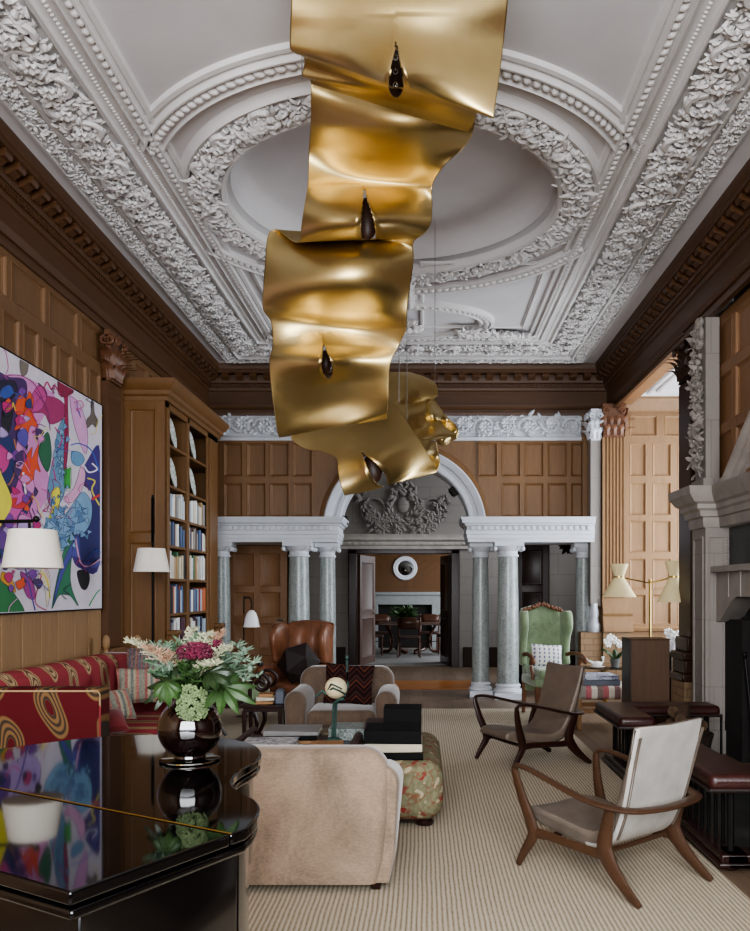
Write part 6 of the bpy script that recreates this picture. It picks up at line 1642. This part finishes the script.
# lower swinging sheet
sheet([st3(290,434,389,400,6.40,.0,6.50),st3(293,441,394,404,6.38,-.02,6.47),st3(306,449,402,414,6.34,-.04,6.42),st3(323,452,412,430,6.29,-.05,6.37),st3(336,458,423,446,6.25,-.04,6.33),st3(338,470,433,463,6.22,.0,6.29),st3(341,484,437,470,6.21,.02,6.27),st3(345,495,436,473,6.24,.0,6.29)], 14, 100,
      [(373,468,22,15,.62,.25,1,.15)], [(.03,5,5,.2)])
# crumpled far end
sheet([st3(388,372,410,372,7.25,.0,7.45),st3(388,378,425,377,7.2,-.03,7.42),st3(388,390,436,384,7.12,-.04,7.36),st3(388,400,438,395,7.05,.0,7.3),st3(392,408,430,400,7.02,.02,7.28),st3(396,420,432,405,6.98,-.06,7.3),st3(405,436,441,422,6.92,.06,7.22),st3(408,443,450,430,6.9,-.03,7.18),st3(412,446,457,434,6.92,.02,7.16)], 8, 40, (), [(.012,9,6,0)])
sheet([st3(421,408,434,398,7.25,.0,7.3),st3(424,418,444,414,7.2,-.08,7.35),st3(430,430,455,424,7.2,.08,7.3),st3(438,443,458,430,7.25,-.04,7.3),st3(444,446,457,438,7.35,.0,7.35)], 8, 24, (), [(.03,8,4,0)])
sheet([st3(404,438,436,441,6.95,0,7.0),st3(406,452,438,452,6.9,-.06,7.0),st3(410,464,440,462,6.9,.04,7.0),st3(418,468,437,472,6.95,0,7.0)], 8, 24, (), [(.03,7,4,0)])
# dark lamp pockets behind the slits
for x,y,Y,rx,rz in ((396,74,4.30,.05,.12),(367,219,5.30,.075,.135),(326,362,5.93,.05,.085),(373,468,6.40,.085,.12)):
    c = P(x,y,Y); mb = MB(); mb.ell(c,rx,.05,rz,14,10); sh = part('lamp_pocket', mb, M['hide'], t)
    if Y < 5:
        for dz in (-.1,-.03,.04): mb = MB(); mb.ell(c+Vector((0,-.07,dz)),.014,.014,.014,10,6); part('bulb', mb, M['glass'], sh)
for x,y,Y in ((302,80,4.72),(408,300,5.9),(458,520,5.0),(399,402,6.3),(407,420,7.0),(435,385,7.3),(404,480,6.5)):
    p = P(x,y,Y)
    if p.z > 4.6: continue
    if x in (458,404): continue
    mb = MB(); mb.tube([p,(p.x,p.y,CEIL)],.003,5); part('suspension_cable', mb, M['steel'], t)
# ================================================================ light and camera
def area(name, loc, tgt, sx, sy, power, col):
    l = bpy.data.lights.new(name,'AREA'); l.shape = 'RECTANGLE'; l.size = sx; l.size_y = sy; l.energy = power; l.color = col
    o = bpy.data.objects.new(name,l); COL.objects.link(o); o.location = loc
    o.rotation_euler = (Vector(tgt)-Vector(loc)).to_track_quat('-Z','Y').to_euler(); return o
COOL = (.86,.92,1.0)
area('bay_window_light',(4.6,10.0,2.3),(0,9.0,1.6),3.2,3.0,150,COOL)
area('bay_window_light_up',(4.3,9.9,1.2),(1.5,9.5,4.8),2.4,1.2,50,COOL)
area('rear_window_light',(-.1,-1.85,2.6),(-.3,8,3.2),4.4,2.8,440,(.95,.97,1.0))
area('hall_light',(2.9,14.6,3.6),(-.5,13.8,1.0),2.4,2.4,150,COOL)
area('dining_light',(3.4,19.6,2.2),(-.5,19.6,1.0),3.0,2.0,200,COOL)
w = bpy.data.worlds.new('World'); bpy.context.scene.world = w; w.use_nodes = True
w.node_tree.nodes['Background'].inputs[0].default_value = (.7,.8,1,1); w.node_tree.nodes['Background'].inputs[1].default_value = .5
cam = bpy.data.cameras.new('camera'); co = bpy.data.objects.new('camera', cam); COL.objects.link(co)
co.location = (0,0,EYE); co.rotation_euler = (PI/2,0,0)
cam.sensor_fit = 'VERTICAL'; cam.sensor_height = 36; cam.lens = F*36/931
cam.shift_x = -(CX-375)/931; cam.shift_y = (HY-465.5)/931
cam.clip_start = .05; cam.clip_end = 200
bpy.context.scene.camera = co
vs = bpy.context.scene.view_settings
vs.view_transform = 'AgX'; vs.look = 'AgX - Medium High Contrast'; vs.exposure = 0.6
